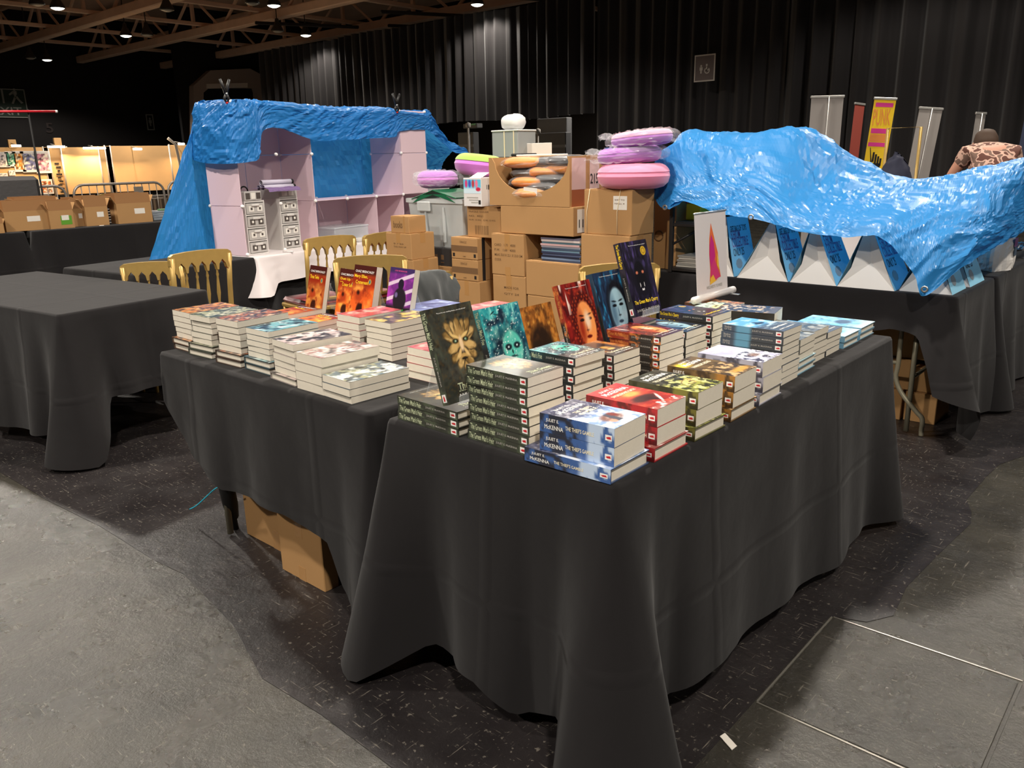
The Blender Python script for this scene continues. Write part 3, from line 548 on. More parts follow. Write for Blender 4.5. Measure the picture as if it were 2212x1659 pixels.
def book_mesh(key, kind, detail):
    k = (key, kind, detail)
    if k in BM: return BM[k]
    pa, spn, ec, dim, st, ct = STY[key]; h, w, t = dim['h'], dim['w'], dim['t']; e = lin(C8(*ec)) * .8
    if kind == 'H': h, w, t = .24, .157, dim.get('th', .0225 if t < .03 else .034); bd, ins = .0028, .0042
    else: bd, ins = .0005, .0003
    mb = MB(); mb.cc = tuple(e)
    n, m = ((104, 70), (58, 40), (2, 2))[2 - detail] if detail else (2, 2)
    X, Y = np.meshgrid(np.linspace(0, h, n), np.linspace(0, w, m), indexing='ij')
    if detail: c = lin(pa(Y / w, 1 - X / h))
    else: c = np.ones((n, m, 3)) * e
    mb.grid(np.stack([X, Y, np.full_like(X, t)], -1), c, flip=True)
    S, T = np.meshgrid(np.linspace(0, 1, 60), np.linspace(0, 1, 7), indexing='ij'); cs = lin(spn(S, T))
    mb.grid(np.stack([S * h, np.zeros_like(S), T * t], -1), cs, flip=True)
    # remaining skin of the wrap: back, inner faces, rims
    q = lambda *p: mb.add(p, [(0, 1, 2, 3)])
    q((0, w, 0), (h, w, 0), (h, 0, 0), (0, 0, 0)); q((0, bd, bd), (h, bd, bd), (h, w, bd), (0, w, bd)); q((0, w, t - bd), (h, w, t - bd), (h, bd, t - bd), (0, bd, t - bd)); q((0, bd, t - bd), (h, bd, t - bd), (h, bd, bd), (0, bd, bd))
    q((0, w, t - bd), (0, w, t), (h, w, t), (h, w, t - bd)); q((0, w, 0), (0, w, bd), (h, w, bd), (h, w, 0))
    for x, fl in ((0, 1), (h, 0)):
        for p in (((x, 0, 0), (x, w, 0), (x, w, bd), (x, 0, bd)), ((x, 0, t - bd), (x, w, t - bd), (x, w, t), (x, 0, t)), ((x, 0, bd), (x, bd, bd), (x, bd, t - bd), (x, 0, t - bd))):
            q(*(p[::-1] if fl else p))
    pg = MB().box(ins, h - ins, bd, w - ins - .0003, bd, t - bd)
    sc = 1.0 if kind == 'P' else .9
    stx = []
    for (s_, a, b, z0, z1, ink) in st:
        stx.append(('spine_title' if s_ != JM else 'spine_author', s_, INK[ink], (a * h, 0, z0 * t), (1, 0, 0), (0, 0, 1), (b - a) * h * sc, (z1 - z0) * t * (1 if t < .03 else .8)))
    ctx = []
    if detail:
        for (s_, a, b, z0, z1, ink) in ct: ctx.append(('cover_lettering', s_, INK[ink], (h * (1 - z0), a * w, t), (0, 1, 0), (-1, 0, 0), (b - a) * w, (z1 - z0) * h))
    lg = None
    if key in ('heir', 'foe', 'brown', 'red', 'blue', 'panther', 'thief', 'sword', 'gambler', 'warrior', 'assassin', 'north'):
        lg = MB(); z0, z1 = (.2, .8) if t < .03 else (.32, .62); x0, x1 = .885 * h, .97 * h
        lg.add([(x0, -.0004, z0 * t), (x1, -.0004, z0 * t), (x1, -.0004, z1 * t), (x0, -.0004, z1 * t)], [(0, 1, 2, 3)], srgb(236, 232, 228))
        xm = lambda k_: x0 + (x1 - x0) * k_; zm = lambda k_: (z0 + (z1 - z0) * k_) * t
        lg.add([(xm(a_), -.0007, zm(b_)) for a_, b_ in ((.12, .5), (.35, .28), (.9, .3), (.8, .72), (.42, .66))], [(0, 1, 2, 3, 4)], srgb(196, 40, 48)); lg = lg.mesh('logo')
    BM[k] = dict(cover=mb.mesh('cover'), pages=pg.mesh('pages'), st=stx, ct=ctx, logo=lg, t=t, h=h, w=w); return BM[k]
def put_book(key, kind, M, label, group, detail=0, spine=True):
    b = book_mesh(key, kind, detail)
    t = thing('hardback_book' if kind == 'H' else 'paperback_book', label, 'book', group=group, mtx=M)
    cv = link('cover', b['cover'], M_cover, t); link('pages', b['pages'], M_page, t)
    for n_, s_, ink, o, ux, uy, w, h in ((b['st'] if spine else []) + b['ct']): write(n_, s_, ink, cv, o, ux, uy, w, h, .0005)
    if spine and b['logo']: link('logo', b['logo'], M_logo, cv)
    return t
def stack(C, key, items, word, desc, group, mode='A', rot=0, z=.75, jit=.003, base=None, detail=1, spine=True):
    zz = z; n = len(items); C = Vector((C[0], C[1], 0))
    for i, kd in enumerate(items):
        ky = key if not (base and kd == 'H') else base
        top = i == n - 1
        dt = detail if (top or (kd == 'H' and items[i + 1] == 'P')) else 0
        b = book_mesh(ky, kd, dt); yaw = R(rot + rnd.uniform(-1.3, 1.3)) if n > 1 else R(rot)
        dx, dy = rnd.uniform(-jit, jit), rnd.uniform(-jit, jit)
        if kd == 'P' and 'H' in items: dx -= .004 if mode == 'A' else .006; dy += .014 if mode == 'A' else .012
        if mode == 'A': Mx = Matrix.Translation((C.x + dx, C.y + dy, zz)) @ Matrix.Rotation(yaw, 4, 'Z') @ Matrix.Translation((-b['h'], 0, 0))
        else: Mx = Matrix.Translation((C.x + dx, C.y + dy, zz)) @ Matrix.Rotation(yaw - math.pi / 2, 4, 'Z') @ Matrix.Translation((-b['h'], -b['w'], 0))
        kw = 'hardback' if kd == 'H' else 'paperback'; o_ = n - 1 - i
        lab = f"{word} {kw}, {'topmost' if o_ == 0 else ORD[o_] + ' from top'} {desc}" if n > 1 else f"{word} {kw} {desc}"
        put_book(ky, kd, Mx, lab, group, dt, spine)
        zz += b['t'] + .0005
    return zz
TZ = .75
# --- table with the leaf-mask and thief books (spines towards the front)
gA = 'book stacks on the front table'
P2 = ['P'] * 2; HP = ['H', 'P', 'P']
def Cb(px, py): p = at(px, py, TZ); return (p[0], p[1])
def Ct(px, py, z): p = at(px, py, z); return (p[0], p[1])
zS1 = stack(Cb(991.4, 945.5), 'heir', ['H'] * 3, 'black-green', 'in the pile under the leaf mask easel', gA, rot=-1)
p = at(1138.7, 819.3, .939)
stack((p[0] + .002, p[1]), 'heir', ['P'] * 8, 'dark green', 'in the tall stack with a leaf mask cover', gA, rot=-1.5)
for px, key, w_, d_, r_ in (((1322, 1047), 'thief', 'blue', 'of the stack on the front corner', 2), ((1413, 998.7), 'sword', 'red', 'of the red stack next to the corner', 0), ((1499.7, 955), 'gambler', 'olive', 'of the olive stack behind the red one', 0),
                      ((1578.4, 913), 'warrior', 'brown and gold', 'of its stack on the right edge', 0), ((1640.8, 878), 'assassin', 'pale lavender', 'of its stack on the right edge', 1)):
    stack(Cb(*px), key, HP, w_, d_, gA, rot=r_)
for (px, py), n_, key, w_, d_ in (((1239.7, 774.3), 7, 'foe', 'teal and black', 'in the stack with the teal drowned face'), ((1326.5, 769), 6, 'brown', 'brown and black', 'in the stack with the brown thicket cover'), ((1428, 728), 7, 'red', 'red and black', 'in the stack with the red-haired woman cover'),
                             ((1483.8, 717), 6, 'blue', 'dark blue', 'in the stack with the pale blue woman cover'), ((1539.4, 683.4), 7, 'panther', 'purple-black', 'in the stack with yellow spine titles'), ((1606, 674), 6, 'moon', 'grey-green', 'in the stack with the yellow moon cover')):
    zt = TZ + n_ * (STY[key][3]['t'] + .0005); p = at(px, py, zt)
    stack((p[0], p[1]), key, ['P'] * n_, w_, d_, gA, rot=-1)
stack(Cb(1685, 834), 'north', ['P'] * 8, 'slate blue', 'in the stack with the icy blue cover', gA, rot=0)
stack(Cb(1722, 813), 'greyart', ['H', 'H', 'P', 'P', 'P'], 'light grey', 'in the ragged grey pile on the right edge', gA, rot=1, base='ltblue')
stack(Ct(1757, 717, .862), 'greyart', ['P'] * 5, 'grey', 'in the nearer of two equal grey stacks', gA, rot=0)
stack(Ct(1789, 712, .845), 'north', ['P'] * 4, 'dull grey', 'in the farther of two equal grey stacks', gA, rot=0)
stack(Cb(1822, 754), 'ltblue', ['H', 'H'], 'light blue', 'in the nearer low pile at the far corner', gA, rot=0)
stack(Cb(1858, 735), 'ltblue', ['H', 'H'], 'pale blue', 'in the farther low pile at the far corner', gA, rot=0)
stack(Ct(1674, 671, .9), 'brownsword', ['P'] * 3, 'dark brown', 'in the skewed pile with the sword cover', gA, rot=12)
YBAN = atx(1490, 462, -.76)[1] + .012
stack((-.57, YBAN - .165), 'moon', ['P'] * 3, 'pale green', 'in the low stack left of the small banner', gA, rot=0)
ZBAN = stack((-.57, YBAN - .01), 'warm', ['P'] * 4, 'tan', 'of the pile under the small banner', gA, rot=0)
# --- left table (fore edges out)
gB = 'book stacks on the left table'
H2 = ['H', 'H']
for px, key, items, w_, d_, r_ in (((417, 764.4), 'warm', H2 + ['P'] * 5, 'warm-covered', 'of the far left stack', 0), ((459, 776.6), 'greens', H2 + ['P'] * 5, 'green-grey', 'of the second stack from the left', 2), ((520, 795.6), 'dusk', H2 + ['P'] * 5, 'brown-covered', 'of the third stack from the left', 3),
        ((584, 812), 'sea', H2 + ['P'] * 5, 'sea-blue', 'of the fourth stack from the left', 0), ((638.3, 836), 'rose', ['H'] + ['P'] * 5, 'rose-grey', 'of the fifth stack from the left', -5), ((699, 855), 'pale', ['P'] * 4, 'pale thick', 'of the stack behind the moonlit lake one', -1), ((759, 874.3), 'moonlake', ['P'] * 3, 'blue-grey', 'of the low moonlit lake stack at the corner', -2)):
    stack(Cb(*px), key, items, w_, d_, gB, 'B', r_, spine=False)
stack(Cb(848.6, 780.7), 'goldleaf', ['P'] * 6, 'gold-splashed', 'of the tall stack behind the leaf mask book', gB, 'B', -1, spine=False)
stack(Ct(774, 685.8, .878), 'pinkred', ['P'] * 5, 'pink-red', 'of the stack below the purple standing book', gB, 'B', -1, spine=False)
stack(Cb(941.7, 829.5), 'pinkred', ['P'] * 4, 'red-topped', 'of the small stack beside the leaf mask easel', gB, 'B', -1, spine=False)
stack(Ct(609, 680, .84), 'crater1', ['P'] * 4, 'orange', 'of the stack behind the brown-covered one', gB, 'B', 2, spine=False)
stack(Ct(660, 703, .812), 'crater2', ['P'] * 3, 'fiery orange', 'of the low stack before the first standing book', gB, 'B', 0, spine=False)
stack(Ct(735, 727, .79), 'crater3', ['P'] * 1, 'orange-brown', 'lying flat before the second standing book', gB, 'B', 3, spine=False)
stack(Ct(905, 672, .882), 'indigo', ['P'] * 5, 'indigo', 'of the back stack right of the purple standing book', gB, 'B', -2, spine=False)
stack(Ct(1040, 668, .86), 'pinkred', ['P'] * 4, 'dusky pink', 'of the stack behind the teal standing book', gB, 'B', 0, spine=False)
# --- standing books on clear easels
def easel(M, w, label):
    t = thing('acrylic_easel', label, 'book stand', group='clear book easels', mtx=M)      # local: x across, y = backwards, z up; the book leans on +y
    w2 = w * .32
    link('back_plate', MB().cbox(-w2, w2, -.0015, .0015, 0, .13, .001, M=Matrix.Rotation(R(-17), 4, 'X')), M_acryl, t, (0, .004, .0))
    link('ledge', MB().cbox(-w2, w2, -.036, .004, 0, .003, .001), M_acryl, t); link('lip', MB().cbox(-w2, w2, -.039, -.036, 0, .022, .001), M_acryl, t)
    link('rear_leg', MB().cbox(-w2, w2, -.0015, .0015, -.135, 0, .001, M=Matrix.Rotation(R(22), 4, 'X')), M_acryl, t, (0, .036, .122)); return t
BX = Matrix(((0, 0, 1, 0), (0, 1, 0, 0), (-1, 0, 0, 0), (0, 0, 0, 1)))      # book upright, cover to +X, spine at -Y
BY = Matrix(((0, 1, 0, 0), (0, 0, -1, 0), (-1, 0, 0, 0), (0, 0, 0, 1)))     # book upright, cover to -Y, spine at -X
gS = 'display books standing on easels'
def stand_x(key, y0, zb, lab, rot=0, lean=17, xb=-.472):
    b = book_mesh(key, 'H', 2)
    M = Matrix.Translation((xb, y0, zb)) @ Matrix.Rotation(R(rot), 4, 'Z') @ Matrix.Rotation(R(-lean), 4, 'Y') @ Matrix.Translation((-b['t'], 0, b['h'])) @ BX
    put_book(key, 'H', M, lab, gS, 2)
    e = Matrix.Translation((xb - .0, y0 + b['w'] / 2, zb - .003)) @ Matrix.Rotation(R(rot + 90), 4, 'Z')
    return easel(Matrix.Translation((xb, y0 + b['w'] / 2, zb - .0036)) @ Matrix.Rotation(R(rot + 90), 4, 'Z') @ Matrix.Translation((0, .03, 0)), b['w'], 'clear acrylic easel holding ' + {'heir': 'the leaf mask book', 'foe': 'the teal drowned face book', 'brown': 'the brown thicket book', 'red': 'the red-haired woman book', 'blue': 'the blue woman book', 'panther': 'the black panther book'}[key])
PILE = dict(heir=zS1)
for key, y0, zb, lab in (('heir', -.03, .849, 'standing dark hardback with a golden leaf mask face on the cover'), ('foe', .155, .822, 'standing teal hardback with a drowned face on the cover'), ('brown', .30, .800, 'standing brown hardback with a dark thicket on the cover'),
                     ('red', .487, .842, 'standing red hardback with a red-haired woman on the cover'), ('blue', .658, .856, 'standing dark blue hardback with a pale woman on the cover'), ('panther', .80, .936, 'standing purple-black hardback with a panther and gold seal on the cover')):
    if key != 'heir':
        zn = zb - .03; n_ = max(1, int(round((zn - TZ) / .023))); t_ = (zn - TZ) / n_ - .0005
        STY[key] = (*STY[key][:3], dict(STY[key][3], th=t_), *STY[key][4:]); BM.pop((key, 'H', 1), None); BM.pop((key, 'H', 0), None)
        if key != 'brown': stack((-.49, y0 + .0), key, ['H'] * n_, {'foe': 'teal', 'red': 'red', 'blue': 'blue', 'panther': 'violet'}[key], 'of the pile under its own standing copy', gA, rot=0, jit=.001, detail=0)
    stand_x(key, y0, zb, lab)
def stand_y(key, kind, x0, zb, lab, yb=.662, lean=14, rot=0, pageR=True):
    b = book_mesh(key, kind, 2)
    M = Matrix.Translation((x0, yb, zb)) @ Matrix.Rotation(R(rot), 4, 'Z') @ Matrix.Rotation(R(-lean), 4, 'X') @ Matrix.Translation((0, b['t'], b['h'])) @ BY
    put_book(key, kind, M, lab, gS, 2, False)
    easel(Matrix.Translation((x0 + b['w'] / 2, yb + .03, zb - .0036)) @ Matrix.Rotation(R(rot), 4, 'Z'), b['w'], 'clear acrylic easel behind ' + lab.split(' ', 1)[1].split(' with ')[0])
stand_y('crater1', 'P', -2.085, .806, 'standing tan and orange paperback with three dark figures on the cover', rot=-4)
stand_y('crater2', 'P', -1.885, .806, 'standing orange paperback half hidden with a yellow title on the cover', yb=.672, rot=-4)
stand_y('crater3', 'P', -1.775, .82, 'standing thick red-orange paperback with a yellow title on the cover', rot=-3)
stand_y('welcome', 'P', -1.55, .826, 'standing purple paperback with a dark figure and green title on the cover', rot=-3)
# ---------------------------------------------------------------- tables and cloths
M_cloth = mat('black_tablecloth', srgb(26, 24, 25), .9, sheen=.09, spec=.22, var=.12, vscale=5)
def creases(m):      # pressed-in packing folds
    nt = m.node_tree; tc = nt.nodes.new('ShaderNodeTexCoord'); last = None
    for d, sc in (('X', .42), ('Y', .36), ('Z', .47)):
        w = nt.nodes.new('ShaderNodeTexWave'); w.bands_direction = d; w.inputs['Scale'].default_value = sc; w.inputs['Distortion'].default_value = .25; w.inputs['Detail Scale'].default_value = 1.5; nt.links.new(tc.outputs['Object'], w.inputs['Vector'])
        r = nt.nodes.new('ShaderNodeValToRGB'); e = r.color_ramp.elements; e[0].position = .994; e[0].color = (0, 0, 0, 1); e[1].position = 1; e[1].color = (1, 1, 1, 1); nt.links.new(w.outputs['Fac'], r.inputs[0])
        if last is None: last = r.outputs[0]
        else: a = nt.nodes.new('ShaderNodeMath'); a.operation = 'MAXIMUM'; nt.links.new(last, a.inputs[0]); nt.links.new(r.outputs[0], a.inputs[1]); last = a.outputs[0]
    n = nt.nodes.new('ShaderNodeTexNoise'); n.inputs['Scale'].default_value = 7; n.inputs['Detail'].default_value = 3; nt.links.new(tc.outputs['Object'], n.inputs['Vector'])
    a = nt.nodes.new('ShaderNodeMath'); a.operation = 'MULTIPLY_ADD'; nt.links.new(n.outputs['Fac'], a.inputs[0]); a.inputs[1].default_value = 2.2; nt.links.new(last, a.inputs[2])
    b = nt.nodes.new('ShaderNodeBump'); b.inputs['Strength'].default_value = .5; b.inputs['Distance'].default_value = .0035; nt.links.new(a.outputs[0], b.inputs['Height']); nt.links.new(b.outputs['Normal'], nt.nodes['Principled BSDF'].inputs['Normal'])
creases(M_cloth)
M_white = mat('white_tablecloth', srgb(212, 204, 204), .85, sheen=.1, spec=.2, bump=(300, .2, .0008))
M_ply = mat('table_top_laminate', srgb(120, 100, 80), .6); M_leg = mat('table_leg_steel', srgb(150, 144, 124), .4, .5)
def table(name, label, x0, x1, y0, y1, z=.742, M=None, group='folding tables'):
    t = thing(name, label, 'table', group=group, mtx=M if M is not None else Matrix.Identity(4))
    link('tabletop', MB().cbox(x0, x1, y0, y1, z - .03, z, .006), M_ply, t)
    lx = x1 - x0 > y1 - y0
    for k in (0, 1):
        mb = MB()
        if lx: X = x0 + .18 if k == 0 else x1 - .18; a = (X, y0 + .1); b = (X, y1 - .1)
        else: Y = y0 + .18 if k == 0 else y1 - .18; a = (x0 + .1, Y); b = (x1 - .1, Y)
        mb.tube([(a[0], a[1], z - .031), (a[0], a[1], .012)], .013, 8); mb.tube([(b[0], b[1], z - .031), (b[0], b[1], .012)], .013, 8); mb.tube([(a[0], a[1], .3), (b[0], b[1], .3)], .01, 8)
        link('leg_frame', sm(mb, 'leg_frame'), M_leg, t)
    return t
def cloth(label, x0, x1, y0, y1, z, hems, seed=0, fold=.03, flare=.05, corner=(.09, .09, .09, .09), M=None, m=None, name='tablecloth', rows=14, step=.022):
    # hems: dict side -> [(u, z)...]; corners order: front-left, front-right, back-right, back-left
    P = []; N = []; S = []; CW = []; HZ = []
    sides = [('front', (x0, y0), (x1, y0), (0, -1)), ('right', (x1, y0), (x1, y1), (1, 0)), ('back', (x1, y1), (x0, y1), (0, 1)), ('left', (x0, y1), (x0, y0), (-1, 0))]
    s = 0; rr = .02
    for si, (nm, a, b, n) in enumerate(sides):
        L = math.hypot(b[0] - a[0], b[1] - a[1]); d = ((b[0] - a[0]) / L, (b[1] - a[1]) / L)
        hx = hems.get(nm, [(0, .03)]); us = [h[0] for h in hx]; zs = [h[1] for h in hx]
        if us[0] > us[-1]: us, zs = us[::-1], zs[::-1]
        K = max(8, int(L / step))
        for k in range(K + 1):
            q = rr + (L - 2 * rr) * k / K; p = (a[0] + d[0] * q, a[1] + d[1] * q)
            u = p[0] if nm in ('front', 'back') else p[1]
            P.append(p); N.append(n); S.append(s + q); dc = min(q, L - q); ci = si if q < L / 2 else (si + 1) % 4
            CW.append((corner[ci], dc)); HZ.append(np.interp(u, us, zs))
        n2 = sides[(si + 1) % 4][3]; cc = (b[0] - (n[0] + n2[0]) * rr, b[1] - (n[1] + n2[1]) * rr); h0 = HZ[-1]
        hx2 = hems.get(sides[(si + 1) % 4][0], [(0, .03)]); h1 = np.interp((b[0] if sides[(si + 1) % 4][0] in ('front', 'back') else b[1]), *zip(*sorted(hx2)))
        for k in range(1, 8):
            t_ = k / 8 * math.pi / 2; nn = (n[0] * math.cos(t_) + n2[0] * math.sin(t_), n[1] * math.cos(t_) + n2[1] * math.sin(t_))
            P.append((cc[0] + nn[0] * rr, cc[1] + nn[1] * rr)); N.append(nn); S.append(s + L + k * .004); CW.append((corner[(si + 1) % 4], 0)); HZ.append(h0 + (h1 - h0) * k / 8)
        s += L
    P = np.array(P); N = np.array(N); S = np.array(S); HZ = np.array(HZ); ca = np.array([c[0] for c in CW]); dc = np.array([c[1] for c in CW])
    f = fold * (1.6 * (fbm(S * 3.1 + seed * 11.7, S * 0 + seed) - .5) + .7 * np.sin(S * 15 + 5 * fbm(S * 1.3, S * 0 + seed + 3)) * (.3 + fbm(S * 2 + 8, S * 0 + seed)))
    cone = ca * np.exp(-(dc / .11) ** 2) * 1.5 - ca * .55 * np.exp(-((dc - .2) / .07) ** 2)
    rings = []; ins = .012
    rings.append(np.concatenate([P - N * ins, np.full((len(P), 1), z)], 1)); rings.append(np.concatenate([P - N * .003, np.full((len(P), 1), z - .002)], 1)); rings.append(np.concatenate([P + N * .002, np.full((len(P), 1), z - .012)], 1))
    for k in range(1, rows + 1):
        t_ = k / rows; off = .003 + flare * t_ ** 1.3 + np.maximum(f, -flare * .8) * t_ ** .8 + cone * t_ ** 1.1
        off = off + .006 * (fbm(S * 9 + seed, t_ * 6 + S * 0, 2) - .5); zz = (z - .012) - (z - .012 - HZ) * t_
        rings.append(np.concatenate([P + N * np.maximum(off, .002)[:, None], zz[:, None]], 1))
    mb = MB(); mb.grid(np.array(rings), closed=True, flip=True); nn_ = len(P); mb.f.append(tuple(range(nn_)))
    o = tag(link(name, sm(mb, name), m or M_cloth), label, 'tablecloth')
    # the top face stays flat
    o.data.polygons[-1].use_smooth = False
    if M is not None: o.matrix_world = M
    return o
table('folding_table', 'long folding table under the leaf mask and thief books', -.755, 0, 0, 1.85)
cloth('black cloth on the front book table, its corner trailing on the floor', -.757, .002, -.002, 1.852, TZ - .0006,
      dict(front=[(-.76, .006), (-.68, .06), (-.6, .12), (-.5, .1), (-.4, .11), (-.28, .05), (-.13, .1), (-.06, .08), (0, .006)], right=[(0, .006), (.12, .08), (.22, .09), (.68, .085), (1.3, .04), (1.6, .05), (1.85, .03)], back=[(0, .05)], left=[(0, .006), (.15, .1), (.8, .12)]),
      seed=2, fold=.022, flare=.035, corner=(.1, .1, .05, .05))
table('folding_table', 'short folding table under the left book stacks', -2.08, -.835, 0, .76)
cloth('black cloth on the left book table, hitched up above cardboard boxes', -2.085, -.83, -.002, .762, TZ - .0006,
      dict(front=[(-2.09, .56), (-2.015, .5), (-1.9, .37), (-1.68, .3), (-1.3, .315), (-1.15, .285), (-1.08, .27), (-1.03, .15), (-.96, .07), (-.9, .02), (-.83, .01)], left=[(0, .56), (.3, .5), (.76, .3)], back=[(0, .3)], right=[(0, .01), (.7, .02)]),
      seed=5, fold=.022, flare=.012, corner=(-.012, .05, .0, .0))
MD = Matrix.Translation((-3.26, .07, 0)) @ Matrix.Rotation(R(8), 4, 'Z')
table('folding_table', 'bare cloth-covered folding table at the left edge', -1.83, 0, 0, .84, M=MD)
cloth('plain black cloth on the empty table at the left edge', -1.833, .002, -.002, .842, TZ - .0006,
      dict(front=[(-1.83, .2), (-1, .19), (-.75, .08), (-.3, .1), (-.12, .12), (0, .01)], right=[(0, .01), (.1, .12), (.18, .29), (.84, .28)], back=[(0, .3)], left=[(0, .2)]), seed=9, fold=.045, flare=.05, corner=(.05, .1, .04, .04), M=MD)
MF = Matrix.Translation((-4.66, 1.93, 0)) @ Matrix.Rotation(R(8.8), 4, 'Z')
table('folding_table', 'cloth-covered table between the empty table and the shelf table', -.75, .1, -1.0, -.02, M=MF)
cloth('black cloth on the table left of the white-covered one', -.752, .102, -1.002, -.018, TZ - .0006, dict(front=[(0, .05)], right=[(-1, .05)], back=[(0, .05)], left=[(0, .05)]), seed=13, fold=.03, flare=.05, corner=(.05, .08, .09, .03), M=MF)
table('folding_table', 'long table carrying the pink cube shelf', -.75, .1, 0, 2.5, M=MF)
cloth('long black cloth under the white one on the shelf table', -.752, .102, -.002, 2.502, TZ - .008, dict(front=[(0, .04)], right=[(-1, .04)], back=[(0, .05)], left=[(0, .05)]), seed=17, fold=.03, flare=.04, corner=(.04, .07, .04, .04), M=MF)
cloth('short white cloth under the pink cube shelf', -.757, .108, -.007, 2.507, TZ - .0006, dict(front=[(-.7, .62), (.1, .46)], right=[(0, .46), (.12, .54), (.6, .56), (2.5, .55)], back=[(0, .5)], left=[(0, .5)]), seed=18, fold=.035, flare=.05, corner=(.02, .045, .04, .04), M=MF, m=M_white)
for y0, y1, lb, lc in ((-.3, 1.86, 'far left table holding the nearer open cartons', 'black cloth on the far left table, nearer half'), (1.94, 3.95, 'far left table holding the single open carton and flat packs', 'black cloth on the far left table below the barriers')):
    table('folding_table', lb, -9.95, -9.12, y0, y1); cloth(lc, -9.955, -9.115, y0 - .003, y1 + .003, TZ - .0006, dict(front=[(0, .03)], right=[(0, .03)], back=[(0, .03)], left=[(0, .03)]), seed=21 + y0, fold=.03, flare=.04, corner=(.04, .09, .09, .04), step=.04)
table('folding_table', 'table under the blue tarpaulin holding the paper bags', -1.86, -.03, 2.9, 3.66)
cloth('black cloth under the white paper bags, hitched up at the corner', -1.865, -.025, 2.897, 3.663, TZ - .0006,
      dict(front=[(-1.87, .2), (-.8, .3), (-.5, .52), (-.3, .57), (-.16, .55), (-.09, .42), (-.03, .25)], right=[(2.9, .2), (2.98, .03), (3.66, .03)], back=[(0, .1)], left=[(0, .2)]), seed=26, fold=.03, flare=.05, corner=(.04, .08, .05, .04))
table('folding_table', 'side table under the right end of the blue tarpaulin', -.79, -.03, 3.72, 5.55)
cloth('black cloth on the side table at the right edge', -.795, -.022, 3.716, 5.555, TZ - .0006, dict(front=[(0, .03)], right=[(3.7, .02), (5.5, .02)], back=[(0, .1)], left=[(0, .2)]), seed=31, fold=.035, flare=.06, corner=(.03, .06, .06, .04))

# ---------------------------------------------------------------- tarpaulins
M_tarp = mat('blue_tarpaulin', srgb(42, 126, 190), .44, coat=.08, spec=.5)
M_tarp2 = mat('blue_tarpaulin_shelf', srgb(34, 120, 192), .46, coat=.05, spec=.45)
M_eyelet = mat('eyelet_aluminium', srgb(200, 204, 206), .3, .9)
for m_ in (M_tarp, M_tarp2):      # woven sheet lets some light through
    nt = m_.node_tree; out = nt.nodes['Material Output']; tl = nt.nodes.new('ShaderNodeBsdfTranslucent'); tl.inputs[0].default_value = (*srgb(70, 170, 235), 1); mx = nt.nodes.new('ShaderNodeMixShader'); mx.inputs[0].default_value = .22
    nt.links.new(nt.nodes['Principled BSDF'].outputs[0], mx.inputs[1]); nt.links.new(tl.outputs[0], mx.inputs[2]); nt.links.new(mx.outputs[0], out.inputs[0])
def catmull(P, n):
    P = np.asarray(P, float); m = len(P); t = np.linspace(0, m - 1 - 1e-9, n); i = t.astype(int); f = (t - i).reshape((-1,) + (1,) * (P.ndim - 1))
    g = lambda k: P[np.clip(k, 0, m - 1)]
    a, b, c, d = g(i - 1), g(i), g(i + 1), g(i + 2)
    return .5 * (2 * b + (c - a) * f + (2 * a - 5 * b + 4 * c - d) * f ** 2 + (3 * b - a - 3 * c + d) * f ** 3)
def tarp(ctrl, nu, nv, amp=.014, fine=.004, seed=0, scale=1.0, thick=.0012):
    A = catmull(np.asarray(ctrl, float), nu); A = np.swapaxes(catmull(np.swapaxes(A, 0, 1), nv), 0, 1)      # nu rows x nv cols
    gu = np.gradient(A, axis=0); gv = np.gradient(A, axis=1); n = np.cross(gu, gv); n /= np.linalg.norm(n, axis=-1, keepdims=True) + 1e-9
    lu = np.cumsum(np.linalg.norm(gu, axis=-1), 0) * scale; lv = np.cumsum(np.linalg.norm(gv, axis=-1), 1) * scale
    wx = lu * 5 + 2.2 * fbm(lu * 3 + seed, lv * 3, 2); wy = lv * 5 + 2.2 * fbm(lu * 3 + 9, lv * 3 + seed, 2)
    rid = lambda a, b, o: 1 - np.abs(2 * fbm(a, b, o) - 1) ** .8
    d = amp * (rid(wx + seed, wy, 3) - .7) * 1.7 + fine * 2 * (rid(wx * 3.3 + 4, wy * 2.6 + seed, 2) - .6) + fine * (rid(wx * 7 + 1, wy * 8 + 2, 1) - .5)
    A = A + n * d[..., None]
    mb = MB(); mb.grid(A); return mb, A
def rows_of(cols): return [[c[k] for c in cols] for k in range(len(cols[0]))]
